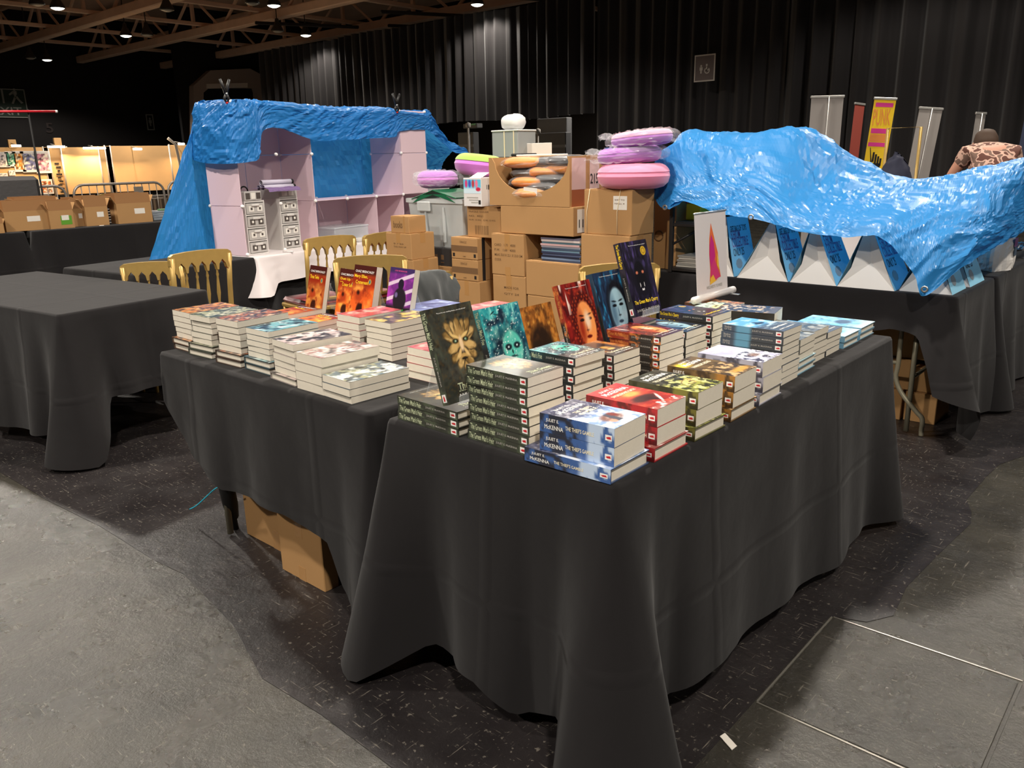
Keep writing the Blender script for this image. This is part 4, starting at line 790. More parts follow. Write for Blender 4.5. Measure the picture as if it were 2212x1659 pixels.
# right tarpaulin: columns from left to right, each back -> ridge -> middle -> low -> hem
cols = [
 [(-1.92, 3.9, 1.05), (-1.92, 3.62, 1.3), (-1.84, 3.34, 1.45), (-1.79, 3.08, 1.36), (-1.74, 2.93, 1.28), (-1.70, 2.86, 1.2)],
 [(-1.8, 3.95, 1.1), (-1.8, 3.66, 1.42), (-1.748, 3.3, 1.568), (-1.68, 3.02, 1.42), (-1.63, 2.89, 1.27), (-1.585, 2.8, 1.13)],
 [(-1.58, 3.95, 1.1), (-1.58, 3.68, 1.46), (-1.58, 3.3, 1.548), (-1.55, 3.0, 1.37), (-1.5, 2.88, 1.26), (-1.47, 2.82, 1.175)],
 [(-1.33, 3.95, 1.1), (-1.33, 3.7, 1.46), (-1.34, 3.3, 1.541), (-1.31, 3.02, 1.34), (-1.28, 2.9, 1.22), (-1.26, 2.8, 1.115)],
 [(-1.07, 4.0, 1.1), (-1.06, 3.75, 1.46), (-1.055, 3.4, 1.552), (-1.04, 3.04, 1.30), (-1.0, 2.89, 1.18), (-1.0, 2.8, 1.085)],
 [(-.86, 4.1, 1.05), (-.84, 3.85, 1.3), (-.8, 3.6, 1.38), (-.8, 3.1, 1.2), (-.78, 2.9, 1.12), (-.78, 2.8, 1.03)],
 [(-.62, 4.15, 1.0), (-.58, 3.95, 1.2), (-.537, 3.7, 1.266), (-.55, 3.15, 1.19), (-.55, 2.89, 1.1), (-.56, 2.79, 1.015)],
 [(-.5, 4.3, 1.0), (-.42, 4.05, 1.22), (-.36, 3.72, 1.28), (-.34, 3.15, 1.18), (-.36, 2.88, 1.1), (-.37, 2.79, 1.02)],
 [(-.42, 4.4, 1.0), (-.3, 4.1, 1.25), (-.2, 3.76, 1.318), (-.17, 3.12, 1.16), (-.2, 2.86, 1.02), (-.205, 2.79, .86)],
 [(-.4, 4.5, 1.0), (-.22, 4.2, 1.28), (-.06, 3.82, 1.345), (-.04, 3.16, 1.16), (-.09, 2.88, .98), (-.14, 2.775, .762)],
 [(-.4, 4.6, 1.0), (-.2, 4.35, 1.28), (.0, 3.98, 1.36), (.03, 3.4, 1.15), (.03, 3.12, 1.02), (-.02, 2.95, .9)],
 [(-.42, 4.9, 1.0), (-.22, 4.6, 1.26), (-.02, 4.25, 1.36), (.03, 3.95, 1.18), (.055, 3.75, 1.06), (.05, 3.6, .98)],
 [(-.45, 5.2, 1.0), (-.25, 5.0, 1.26), (-.02, 4.7, 1.37), (.03, 4.5, 1.2), (.05, 4.4, 1.1), (.05, 4.3, 1.0)],
 [(-.45, 5.7, 1.0), (-.25, 5.6, 1.22), (-.03, 5.4, 1.34), (.03, 5.3, 1.2), (.06, 5.25, 1.1), (.06, 5.2, 1.0)]]
mb, A2 = tarp(rows_of(cols), 84, 230, .017, .0036, 3, 1.0)
tp = thing('blue_tarpaulin', 'crumpled blue tarpaulin draped over the paper bags on the right', 'tarpaulin')
link('sheet', mb, M_tarp, tp)
# inner lining side strip hanging at the left end, with eyelets
eye = sm(MB().lathe([(.008, 0), (.013, .0015), (.017, 0), (.013, -.0015), (.008, 0)], 16), 'eyelet')
for px, py, Y in ((1436, 448, 2.79), (1622, 469, 2.785), (1997, 625, 2.755)):
    p = aty(px, py, Y); link('eyelet', eye, M_eyelet, tp, tuple(p), (R(90), 0, 0))
q = [aty(*v, y) for v, y in (((1420, 330), 3.0), ((1468, 300), 3.05), ((1405, 400), 2.93), ((1478, 408), 2.9), ((1416, 430), 2.86), ((1474, 436), 2.84), ((1434, 452), 2.8), ((1446, 452), 2.8))]
mb, _ = tarp([[q[0], (q[0] + q[1]) / 2, q[1]], [q[2], (q[2] + q[3]) / 2, q[3]], [q[4], (q[4] + q[5]) / 2, q[5]], [q[6], (q[6] + q[7]) / 2, q[7]]], 26, 18, .006, .003, 8)
link('corner_flap', mb, M_tarp, tp)
# shelf tarpaulin, in the frame of the shelf table (x: 0 = shelf front, back negative; y along the shelf)
ZS = TZ
def L(p): return Vector(p)
zt = 1.87
shc = []
for (hx, hy, hz), (tx, ty), yb in (((-.46, -.05, 1.47), (-.40, -.01), -.52), ((-.3, -.08, 1.44), (-.28, -.018), -.4), ((-.1, -.09, 1.43), (-.1, -.02), -.27), ((.03, -.06, 1.43), (.02, -.012), -.15), ((.08, .05, 1.44), (.03, .06), -.02), ((.065, .15, 1.47), (.03, .15), .12), ((.05, .22, 1.65), (.03, .22), .25),
        ((.05, .39, 1.68), (.03, .39), .42), ((.05, .74, 1.595), (.03, .74), .75), ((.04, 1.1, 1.6), (.03, 1.1), 1.1), ((.04, 1.41, 1.615), (.03, 1.41), 1.42), ((.03, 1.75, 1.63), (.025, 1.75), 1.76), ((.02, 1.83, 1.68), (.02, 1.83), 1.85), ((.02, 2.2, 1.70), (.02, 2.2), 2.2), ((0, 2.34, 1.66), (.01, 2.3), 2.36)):
    tz = zt + .01 * math.sin(ty * 5)
    iy = ty + (.03 if ty < 0 else 0); ix = min(tx, -.0) - (.05 if ty >= 0 else 0)
    shc.append([(hx, hy, hz), (hx * .7 + tx * .3, hy * .7 + ty * .3, (hz + tz) / 2 + .02), (tx, ty, tz - .025), (ix if ty >= 0 else tx, iy, tz + .004), (min(ix, -.36), iy, tz), (-.42, iy - .02, tz - .1), (-.435, (iy + yb) / 2, 1.3), (-.46, yb, .76)])
shc.append([(-.05, 2.72, 1.5), (-.08, 2.72, 1.54), (-.1, 2.72, 1.6), (-.14, 2.72, 1.63), (-.3, 2.72, 1.62), (-.34, 2.7, 1.5), (-.38, 2.6, 1.3), (-.42, 2.55, .9)])
shc.append([(-.1, 3.06, 1.48), (-.11, 3.06, 1.49), (-.12, 3.06, 1.51), (-.13, 3.06, 1.52), (-.22, 3.04, 1.52), (-.28, 3.0, 1.5), (-.34, 2.9, 1.35), (-.4, 2.82, 1.1)])
mb, A1 = tarp(rows_of(shc), 90, 190, .014, .0052, 23, 1.5)
tp1 = thing('blue_tarpaulin', 'blue tarpaulin clipped over the top of the pink cube shelf', 'tarpaulin', mtx=MF)
link('sheet', mb, M_tarp2, tp1)
# spring clamps on top
M_clamp = mat('clamp_black', srgb(26, 25, 26), .45); M_red = mat('clamp_red_tip', srgb(190, 40, 36), .5)
def clamp(M, lab):
    t = thing('spring_clamp', lab, 'clamp', group='spring clamps', mtx=M)
    for s_ in (-1, 1):
        link('handle', sm(MB().tube([(0, 0, 0), (s_ * .018, 0, .05), (s_ * .036, 0, .1)], [.011, .012, .009], 8), 'handle'), M_clamp, t); link('jaw', sm(MB().tube([(s_ * -.002, 0, .0), (s_ * .018, 0, -.03), (s_ * .006, 0, -.055)], [.011, .01, .007], 8), 'jaw'), M_clamp, t)
    link('pad', MB().cbox(-.01, .01, -.008, .008, -.066, -.052, .003), M_red, t); link('pivot', sm(MB().tube([(0, -.014, .002), (0, .014, .002)], .008, 10), 'pivot'), M_eyelet, t)
clamp(MF @ Matrix.Translation((-.02, -.02, 1.91)) @ Matrix.Rotation(R(80), 4, 'Z'), 'black spring clamp on the left corner of the shelf tarpaulin')
clamp(MF @ Matrix.Translation((.03, 1.79, 1.90)) @ Matrix.Rotation(R(70), 4, 'Z'), 'black spring clamp near the right end of the shelf tarpaulin')
# ---------------------------------------------------------------- pink cube shelf, drawers and clutter
M_pink = mat('pink_shelf_plastic', srgb(232, 204, 214), .45, alpha=.9, spec=.4); M_joint = mat('shelf_connector_white', srgb(240, 236, 234), .4)
sh = thing('cube_shelf', 'pale pink plastic cube shelf standing on the white-clothed table', 'shelf', mtx=MF @ Matrix.Translation((0, 0, TZ)))
pc = .37
pY = MB().cbox(-pc + .0015, -.0015, -.0025, .0025, .0015, pc - .0015, .002).mesh('panel')      # normal y
pX = MB().cbox(-.0025, .0025, .0015, pc - .0015, .0015, pc - .0015, .002).mesh('panel')        # normal x
pZ = MB().cbox(-pc + .0015, -.0015, .0015, pc - .0015, -.0025, .0025, .002).mesh('panel')
for r in range(3):
    for y in (0, 2 * pc, 5 * pc, 6 * pc): link('panel', pY, M_pink, sh, (0, y, r * pc))
    for c in (0, 1, 5): link('panel', pX, M_pink, sh, (-pc, c * pc, r * pc))
for c in (2, 3, 4): link('panel', pX, M_pink, sh, (-pc, c * pc, 0))
for r in (1, 2): link('panel', pX, M_pink, sh, (0, 5 * pc, r * pc))
for c in (0, 1, 5): link('panel', pZ, M_pink, sh, (0, c * pc, 3 * pc))
for c in (2, 3, 4): link('panel', pZ, M_pink, sh, (0, c * pc, pc))
link('panel', pY, M_pink, sh, (0, 4 * pc, 0)); link('panel', pZ, M_pink, sh, (0, 5 * pc, pc))
ball = sm(MB().lathe([(.001, -.014), (.011, -.01), (.0155, 0), (.011, .01), (.001, .014)], 10), 'connector')
for x in (0, -pc):
    for c in (0, 1, 2, 3, 4, 5, 6):
        for r in ((0, 1) if c in (3, 4) else (0, 1, 2, 3)):
            if r == 0 and c in (3, 4): continue
            link('connector', ball, M_joint, sh, (x, c * pc, r * pc + (.014 if r == 0 else 0)))
M_dr = mat('drawer_plastic', srgb(206, 202, 198), .4); M_drc = mat('drawer_smoky_plastic', srgb(196, 192, 188), .3, alpha=.8); M_card = mat('white_card', srgb(226, 222, 214), .7); M_dark = mat('dark_contents', srgb(74, 66, 62), .7)
def drawers(y, n, lab, x=-.05):
    t = thing('drawer_tower', lab, 'drawers', group='plastic drawer towers', mtx=MF @ Matrix.Translation((x, y, TZ)))
    H_ = .098; w, d = .19, .26
    fr = MB(); fr.box(-d, 0, 0, .008, 0, n * H_ + .012).box(-d, 0, w - .008, w, 0, n * H_ + .012).box(-d, -d + .006, .008, w - .008, 0, n * H_ + .012)
    for k in range(n + 1): fr.box(-d + .006, 0, .008, w - .008, k * H_, k * H_ + .01)
    link('frame', fr, M_dr, t)
    for k in range(n):
        dr = link('drawer', MB().box(-.006, .004, .012, w - .012, k * H_ + .014, (k + 1) * H_ - .006).box(-d + .01, -.006, .012, w - .012, k * H_ + .014, k * H_ + .05), M_drc, t)
        link('handle', MB().cbox(.004, .014, w * .3, w * .7, (k + 1) * H_ - .03, (k + 1) * H_ - .014, .004), M_dr, dr)
        for s_ in (.24, .66): link('card', MB().box(.0045, .006, w * s_ - .022 + .01, w * s_ + .026 + .01, k * H_ + .03, k * H_ + .072), M_dark if k % 2 == 0 else M_card, dr); link('card', MB().box(.0062, .0072, w * s_ - .006 + .01, w * s_ + .012 + .01, k * H_ + .042, k * H_ + .06), M_card if k % 2 == 0 else M_dark, dr)
    return t
drawers(.06, 4, 'white plastic drawer tower at the left of the pink shelf'); drawers(.42, 4, 'white plastic drawer tower with rolled posters on top', -.07)
MFt = lambda x, y, z, rz=0: MF @ Matrix.Translation((x, y, z)) @ Matrix.Rotation(R(rz), 4, 'Z')
zt4 = TZ + 4 * .098 + .0125
bt = thing('storage_bin', 'open pale plastic bin on the right drawer tower', 'bin', mtx=MFt(-.07, .42, zt4)); fr = MB(); fr.box(-.24, 0, 0, .006, 0, .085).box(-.24, 0, .184, .19, 0, .085).box(-.006, 0, .006, .184, 0, .085).box(-.24, -.234, .006, .184, 0, .085).box(-.234, -.006, .006, .184, 0, .004); link('body', fr, M_drc, bt)
for s_ in (.03, .1): link('card', MB().box(.0005, .002, s_, s_ + .055, .02, .07), M_card, bt)
bt = thing('craft_box', 'small patterned box with a dark ring on the left drawer tower', 'box', mtx=MFt(-.05, .07, zt4)); link('body', MB().cbox(-.2, 0, 0, .16, 0, .07, .004), M_drc, bt); link('ring', sm(MB().tube([(-.06, .05 + .035 * math.cos(a), .07 + .035 * math.sin(a)) for a in np.linspace(0, math.pi, 10)], .006, 6), 'ring'), M_black, bt)
for k in range(3): link('card', MB().box(.0005, .002, .01 + k * .05, .05 + k * .05, .012, .058), M_card if k % 2 else M_dark, bt)
M_tube = mat('poster_paper', srgb(196, 190, 206), .6)
def roll(x, y, z, lab, rz=0):
    t = thing('poster_roll', lab, 'poster roll', group='rolled posters', mtx=MFt(x, y, z, rz)); link('sheet', sm(MB().lathe([(.018, 0), (.019, 0), (.019, .3), (.018, .3), (.018, 0)], 14, M=Matrix.Rotation(R(-90), 4, 'X')), 'sheet'), M_tube, t); link('end_cap', sm(MB().lathe([(.001, .301), (.0195, .301), (.0195, .32), (.001, .32)], 14, M=Matrix.Rotation(R(-90), 4, 'X')), 'end_cap'), M_black, t)
roll(-.1, .28, zt4 + .128, 'upper rolled poster on the drawer tower'); roll(-.08, .28, zt4 + .088 + .003, 'lower front rolled poster on the drawer tower'); roll(-.13, .28, zt4 + .088 + .003, 'lower rear rolled poster on the drawer tower')
mb, _ = tarp([[(-.2, y, zt4 + .0875 + .0), (-.02, y, zt4 + .087), (.012, y, zt4 + .06)] for y in (.26, .34, .42, .5, .58)], 24, 14, .004, .004, 5)
tag(link('purple_cloth', mb, mat('purple_fabric', srgb(120, 96, 140), .7), mtx=MF), 'crumpled purple cloth hanging from the drawer tower', 'cloth')
# things in the middle of the shelf
def boxthing(name, lab, cat, M, w, d, h, m, lid=None, group=None):
    t = thing(name, lab, cat, mtx=M, group=group); link('body', MB().cbox(-d, 0, 0, w, 0, h, .006), m, t)
    if lid: link('lid', MB().cbox(-d - .005, .005, -.005, w + .005, h, h + .016, .005), lid, t)
    return t
M_clear = mat('clear_box_plastic', srgb(214, 220, 226), .2, alpha=.45)
boxthing('storage_box', 'clear lidded plastic box in the middle of the shelf table', 'box', MFt(-.02, .95, TZ), .42, .28, .12, M_clear, M_clear)
boxthing('storage_box', 'white basket in the low right cell of the pink shelf', 'basket', MFt(-.02, 1.9, TZ + .0145), .24, .26, .13, M_dr)
boxthing('storage_box', 'small pale tray on the table before the pink shelf', 'tray', MFt(.06, 1.15, TZ), .16, .1, .03, M_dr)
tr_ = sm(MB().lathe([(.06, 0), (.075, .055), (.079, .055), (.064, 0), (.001, .002)], 18), 'bowl'); tag(link('plastic_bowl', tr_, M_dr, mtx=MFt(.03, 2.42, TZ + .37 + .1)), 'pale pink bowl beside the pink shelf on the right', 'bowl')
boxthing('storage_box', 'pale box holding the bowl at the right shelf end', 'box', MFt(.06, 2.34, TZ), .15, .16, .469, M_dr)
tag(link('white_pen', sm(MB().tube([(0, 0, .006), (.09, .02, .006)], .006, 8), 'white_pen'), M_joint, mtx=MFt(.03, .32, TZ)), 'white marker lying before the drawer towers', 'pen')

# ---------------------------------------------------------------- gold banquet chairs
M_gold = mat('gold_paint', srgb(176, 146, 84), .38, .35, var=.12, vscale=30); M_seat = mat('red_seat_fabric', srgb(140, 24, 34), .8, sheen=.3)
def chair_proto(label):
    t = thing('banquet_chair', label, 'chair', group='gold banquet chairs')          # front -y, back at y = .2
    link('seat', sm(MB().cbox(-.2, .2, -.2, .2, .43, .475, .02), 'seat'), M_seat, t); link('seat_frame', MB().cbox(-.205, .205, -.205, .205, .40, .432, .008), M_gold, t)
    lg = sm(MB().tube([(0, 0, .405), (0, 0, .2), (0, 0, 0)], [.017, .016, .011], 8), 'leg')
    for x in (-.185, .185): link('leg', lg, M_gold, t, (x, -.185, 0)); link('back_post', sm(MB().tube([(x, .19, 0), (x, .19, .42), (x * 1.0, .215, .7), (x * 1.02, .235, .895)], [.013, .017, .016, .017], 8), 'back_post'), M_gold, t)
    pts = [(-.205, .885), (-.2, .905), (-.18, .918), (-.09, .926), (0, .928), (.09, .926), (.18, .918), (.2, .905), (.205, .885)]
    xs = [.17 - k * .068 for k in range(6)]; low = [(.205, .85), (.172, .80)]
    for k in range(5):
        a, b = xs[k], xs[k + 1]
        low += [(a - .006, .80 if k else .81), (a - .012, .835), ((a + b) / 2, .862), (b + .012, .835), (b + .006, .80 if k < 4 else .81)]
    low += [(-.172, .80), (-.205, .85)]
    poly = pts + low
    link('top_rail', MB().prism(poly[::-1], -.014, .014, M=Matrix.Translation((0, .228, 0)) @ Matrix.Rotation(R(90), 4, 'X')), M_gold, t)
    for k in range(1, 5):
        x = xs[k]; link('spindle', sm(MB().lathe([(.006, .0), (.009, .06), (.007, .12), (.012, .17), (.009, .23), (.006, .27), (.009, .285), (.006, .3), (.007, .33)], 8, M=Matrix.Translation((x, .203, .485)) @ Matrix.Rotation(R(-4), 4, 'X')), 'spindle'), M_gold, t)
    link('lower_rail', MB().cbox(-.19, .19, .185, .207, .47, .495, .006), M_gold, t)
    for s_, z in ((-1, .18), (1, .18)): link('stretcher', sm(MB().tube([(s_ * .185, -.185, z), (s_ * .185, .19, z)], .009, 6), 'stretcher'), M_gold, t)
    link('stretcher', sm(MB().tube([(-.185, -.185, .26), (.185, -.185, .26)], .009, 6), 'stretcher'), M_gold, t); return t
ch = chair_proto('gold banquet chair with spindles behind the empty left table')
def chair_at(o, bx, by, rz):        # back rail centre at (bx, by); rz: turn, back faces +y when 0
    c, s = math.cos(R(rz)), math.sin(R(rz)); o.location = (bx - (-s * .228), by - c * .228, 0); o.rotation_euler = (0, 0, R(rz)); return o
chair_at(ch, -3.79, 1.1, -88)
c2 = chair_at(dup(ch, label='gold chair, leftmost, low behind the empty black table'), -4.14, .95, -128); c2.scale = (.92, .92, .915)
chair_at(dup(ch, label='gold banquet chair standing before the drawer towers'), -3.86, 2.11, -97)
chair_at(dup(ch, label='gold chair beside the small cartons, half hidden'), -3.74, 2.5, -85)
c5 = chair_at(dup(ch, label='gold chair directly behind the orange standing books'), -2.66, 1.5, -130)
c6 = chair_at(dup(ch, label='gold chair with a dark grey jacket over its back'), -1.84, 1.15, -80)
c7 = chair_at(dup(ch, label='gold chair behind the standing panther book'), -1.31, 1.95, -128)
# jacket
jc = []
for x in np.linspace(-.23, .23, 9):
    e = abs(x) / .23; jc.append([(x * .9, .275, .62 + .05 * e), (x * .95, .272, .78), (x, .256, .915 - .05 * e ** 3), (x, .232, .945 - .06 * e ** 3), (x, .2, .915 - .05 * e ** 3), (x * .95, .182, .78), (x * .9, .175, .6)])
mb, _ = tarp(rows_of(jc), 36, 30, .012, .003, 15)
for p_ in range(len(mb.v)): pass
jk = tag(link('grey_jacket', sm(mb, 'grey_jacket'), mat('dark_grey_wool', srgb(52, 56, 56), .9, sheen=.3)), 'dark grey jacket hanging over a gold chair back', 'jacket'); jk.matrix_world = Matrix.Translation(c6.location) @ Matrix.Rotation(c6.rotation_euler.z, 4, 'Z')

# ---------------------------------------------------------------- cartons
M_cb = mat('cardboard', srgb(172, 131, 84), .85, var=.07, vscale=6, bump=(90, .12, .001)); M_cb2 = mat('cardboard_inside', srgb(150, 108, 68), .9); M_tape = mat('brown_tape', srgb(176, 132, 82), .25, coat=.3); M_lab = mat('paper_label', srgb(226, 220, 210), .7); M_print = mat('carton_print', srgb(112, 82, 52), .85); M_blk = mat('black_print', srgb(30, 27, 26), .6); M_string = mat('white_strap', srgb(224, 206, 170), .5)
def carton(lab, x0, x1, y0, z0, z1, d, rz=0, tape=True, ftape=False, group='brown cartons in the pile', name='carton', m=None, texts=(), label=None, M=None):
    # origin: front right lower corner; body spans x -w..0, y 0..d
    w, h = x1 - x0, z1 - z0
    t = thing(name, lab, 'box', (x1, y0, z0), R(rz), group, mtx=M)
    m = m or M_cb
    link('body', MB().cbox(-w, 0, 0, d, 0, h - .0035, .003), m, t)
    for k in (0, 1): link('flap', MB().cbox(-w + .001, -.001, .001 + k * d / 2, d / 2 - .0015 + k * d / 2, h - .0035, h - .0005, .001), m, t)
    if tape:
        link('tape', MB().box(-w, 0, d / 2 - .024, d / 2 + .024, h - .0004, h), M_tape, t); link('tape', MB().box(0, .0004, d / 2 - .024, d / 2 + .024, h - .07, h), M_tape, t)
    if ftape: [link('tape', MB().box(-w * .58, -w * .42, -.0005, 0, h * q0_, h * q1_), M_tape, t) for q0_, q1_ in ((.62, 1), (0, .2))]
    for (s_, u0, u1, v0, v1) in texts: write('print', s_, M_print, t, (-w + u0 * w, -.0002, v0 * h), (1, 0, 0), (0, 0, 1), (u1 - u0) * w, (v1 - v0) * h)
    if label:
        u0, u1, v0, v1 = label; link('label', MB().box(-w + u0 * w, -w + u1 * w, -.001, -.0002, v0 * h, v1 * h), M_lab, t)
    return t
YP = 2.6
# right column
t = carton('corded carton with a paper label, top of the right column', -2.005, -1.67, YP, .9855, 1.243, .235, tape=False, label=(.62, .9, .56, .86))
w = .335; h = .2575
for k, u in enumerate((.1, .74)):
    mb = MB().tube([(-w + u * w + .012, .1, h + .0025), (-w + u * w + .01, -.0025, h + .001), (-w + u * w - .012, -.003, h * .5), (-w + u * w - .01, -.002, .004)], .0022, 6); link('cord', sm(mb, 'cord'), M_string, t)
for k in range(2): write('print', ['SHIP TO', 'HALL 4'][k], M_print, t, (-w + .65 * w, -.0012, (.76 - .08 * k) * h), (1, 0, 0), (0, 0, 1), .2 * w, .03 * h)
carton('plain carton under the corded one', -2.02, -1.675, YP - .01, .7, .985, .24); carton('carton third in the right column, behind the gold chair', -2.01, -1.67, YP, .35, .6995, .235, tape=True); carton('lowest carton of the right column', -2.02, -1.66, YP, 0, .3495, .235)
# middle columns
t = carton('flat carton numbered 110 under the cut-out one', -2.675, -2.086, YP, .9605, 1.136, .42)
link('label', MB().box(.0003, .001, .04, .17, .02, .16), M_lab, t); write('lettering', '110', M_blk, t, (.0012, .055, .05), (0, 1, 0), (0, 0, 1), .095, .05)
carton('text-printed carton below the flat one', -2.745, -2.465, YP - .02, .6905, .957, .33, ftape=True, texts=(('CARD   1.70   4000', .1, .75, .7, .76), ('P.W.   1.66   4000', .1, .75, .58, .64), ('MEAS 32.0 X 22.1 X 23.0 CM', .1, .95, .46, .52), ('CODE', .1, .3, .34, .4)))
carton('taped carton second from bottom in the middle column', -2.74, -2.455, YP - .02, .4305, .69, .33, ftape=True, texts=(('MADE FOR', .35, .8, .66, .72), ('QTY 24', .35, .8, .5, .56)))
carton('carton low in the middle column', -2.745, -2.46, YP - .02, .171, .43, .33, ftape=True); carton('floor-level carton of the middle column', -2.75, -2.45, YP - .02, 0, .1705, .33)
carton('wide plain carton under the pile of flat books', -2.45, -2.03, YP - .02, .5805, .80, .36); carton('wide carton below, second down under the flat books', -2.44, -2.035, YP - .02, .3005, .58, .36); carton('wide floor-level carton under the flat books', -2.45, -2.03, YP - .02, 0, .30, .36)
fb_cols = [(60, 70, 92), (110, 130, 160), (40, 44, 60), (90, 100, 130), (54, 60, 84), (120, 150, 170), (70, 84, 104), (150, 150, 160), (196, 160, 160), (84, 110, 120), (206, 190, 186), (100, 96, 110)]
for k, c in enumerate(fb_cols):
    t = thing('flat_book', f'thin flat book, {ORD[11 - k] if k < 11 else "topmost"}{" from top" if k < 11 else ""} of the pile on the carton', 'book', (-2.04 - .004 * (k % 3), YP + .01 + .003 * (k % 2), .8003 + k * .0122), R(rnd.uniform(-1, 1)), 'flat books on the carton')
    link('cover', MB().box(-.30, 0, 0, .0016, 0, .012).box(-.30, 0, .0016, .22, 0, .0025).box(-.30, 0, .0016, .22, .0095, .012), mat('flat_cover_%d' % k, srgb(*c), .25, coat=.4), t); link('pages', MB().box(-.297, -.002, .002, .217, .0025, .0095), M_page, t)
# left columns
for k, (z0, z1) in enumerate(((.6205, .7665), (.767, .913))):
    t = carton(('lower' if k == 0 else 'upper') + ' of two black-strapped cartons', -3.145, -2.895, YP, z0, z1, .26, tape=False, texts=(('ORACLE', .34, .6, .74, .84), ('GAMES', .44, .56, .1, .15)))
    h = z1 - z0
    link('strap', MB().box(.0002, .001, .045, .075, 0, h), M_blk, t); link('print_band', MB().box(-.25, 0, -.0006, -.0001, .34 * h, .62 * h), M_print, t); link('print_icon', MB().box(-.235, -.215, -.0006, -.0001, .1 * h, .26 * h).box(-.035, -.015, -.0006, -.0001, .1 * h, .26 * h), M_blk, t)
carton('carton under the two strapped ones', -3.13, -2.885, YP, .3505, .62, .3, ftape=True, texts=(('120 160 210', .12, .62, .36, .44), ('240 170 220', .12, .62, .22, .3))); carton('floor-level carton under the strapped ones', -3.14, -2.88, YP, 0, .35, .3)
t = carton('open-flapped carton with barcode left of the flat one', -3.03, -2.695, YP + .05, .914, 1.12, .3, ftape=False, texts=(('FRAGILE GOODS', .06, .6, .8, .86), ('NO.  4021', .06, .45, .66, .72), ('N.W. 12 KG   G.W. 13 KG', .06, .78, .54, .59)))
bc = MB()
for k in range(14): bc.box(-.26 + k * .009, -.256 + k * .009 - (k % 3) * .001, -.0007, -.0001, .02, .08)
link('barcode', bc, M_print, t)
# cut-out carton full of packets
w, d, h = .655, .42, .295
t = thing('carton', 'big cut-out carton full of orange packets, top of the pile', 'box', (-2.113, YP, 1.1365), 0, 'brown cartons in the pile')
arc = [(-w, 0), (0, 0), (0, h)] + [(-.02, h)] + [(-w / 2 + .02 + .3 * math.cos(a) , h - .215 * math.sin(a) ** .9) for a in np.linspace(.12, math.pi - .12, 16)] + [(-w + .025, h), (-w, h)]
link('front_panel', MB().prism(arc[::-1], -.003, .003, M=Matrix.Translation((0, .003, 0)) @ Matrix.Rotation(R(90), 4, 'X')), M_cb, t)
link('body', MB().box(-w, -w + .005, .006, d, 0, h).box(-.005, 0, .006, d, 0, h).box(-w + .005, -.005, d - .005, d, 0, h).box(-w + .005, -.005, .006, d - .005, 0, .005), M_cb, t)
link('flap', MB().cbox(-w, 0, .2, d, h, h + .004, .001), M_cb, t); link('side_sheet', MB().box(.0003, .0012, .02, .16, .1, h - .01), mat('pale_pink_paper', srgb(206, 178, 172), .6), t)
link('side_panel', MB().box(.0003, .001, .02, .2, .0, .1), mat('orange_print', srgb(150, 84, 48), .7), t); link('label', MB().box(.0013, .002, .2, .3, .05, .27), mat('pale_pink_paper', None), t); write('lettering', '215', M_blk, t, (.0022, .205, .13), (0, 1, 0), (0, 0, 1), .085, .06)
link('label', MB().box(-w / 2 - .04, -w / 2 + .07, -.0015, -.0003, .045, .09, M=Matrix.Rotation(R(4), 4, 'Y')), M_lab, t)
M_film = mat('clear_film', (.86, .87, .9), .1, alpha=.13, spec=.9); M_orange = mat('orange_fabric', srgb(214, 130, 24), .6, var=.3, vscale=30); M_dkfab = mat('black_fabric', srgb(34, 30, 30), .45, coat=.5)
def pouch(sx, sy, sz, seed, m, smooth=True):
    th = np.linspace(0, 2 * math.pi, 19)[:-1]; ph = np.linspace(-math.pi / 2, math.pi / 2, 11); A = []
    for p_ in ph:
        r = abs(math.cos(p_)) ** .6; rw = []
        for a in th:
            c, s = math.cos(a), math.sin(a); k = 1 + .16 * (fbm(np.array([c * 2 + seed * 3.3]), np.array([s * 2 + p_ * 2]))[0] - .5) * 2
            rw.append((sx * r * np.sign(c) * abs(c) ** .7 * k, sy * r * np.sign(s) * abs(s) ** .7 * k, sz * math.sin(p_) * (1 + .25 * (vn(np.array([c * 3 + seed]), np.array([s * 3]))[0] - .5))))
        A.append(rw)
    mb = MB(); mb.grid(A, closed=True); return mb.mesh('pouch', smooth)
pk = [(.02, .16, -.06, .1, 0), (-.05, .2, -.01, .1, 1), (-.02, .05, .02, .1, 1), (.03, .1, .06, .1, 0), (-.1, .12, .1, .1, 1), (.09, .14, .12, .1, 0), (-.14, .18, .16, .1, 0), (.02, .16, .17, .1, 1), (.15, .17, .19, .1, 1), (-.02, .2, .235, .1, 0), (-.18, .14, .24, .1, 1), (.16, .16, .245, .1, 0)]
for k, (dx, dy, dz, s_, o_) in enumerate(pk):
    lb = ['orange', 'black'][o_ == 0] + ' packet in clear film, ' + ['lowest', 'second layer left', 'second layer front', 'middle right', 'middle left', 'centre right', 'upper left', 'upper centre', 'upper right', 'topmost centre', 'topmost left', 'topmost right'][k] + ' in the cut-out carton'
    p = thing('filmed_packet', lb, 'packet', (-2.113 - w / 2 + .02 + dx * .95, YP + .05 + dy * .8, 1.1365 + .055 + max(dz, 0) * .86), R(rnd.uniform(-14, 14)), 'packets in the cut-out carton')
    link('contents', pouch(.15, .1, .034, k + 1, None), M_orange if o_ else M_dkfab, p); link('film', pouch(.16, .11, .038, k + 21, None, False), M_film, p)
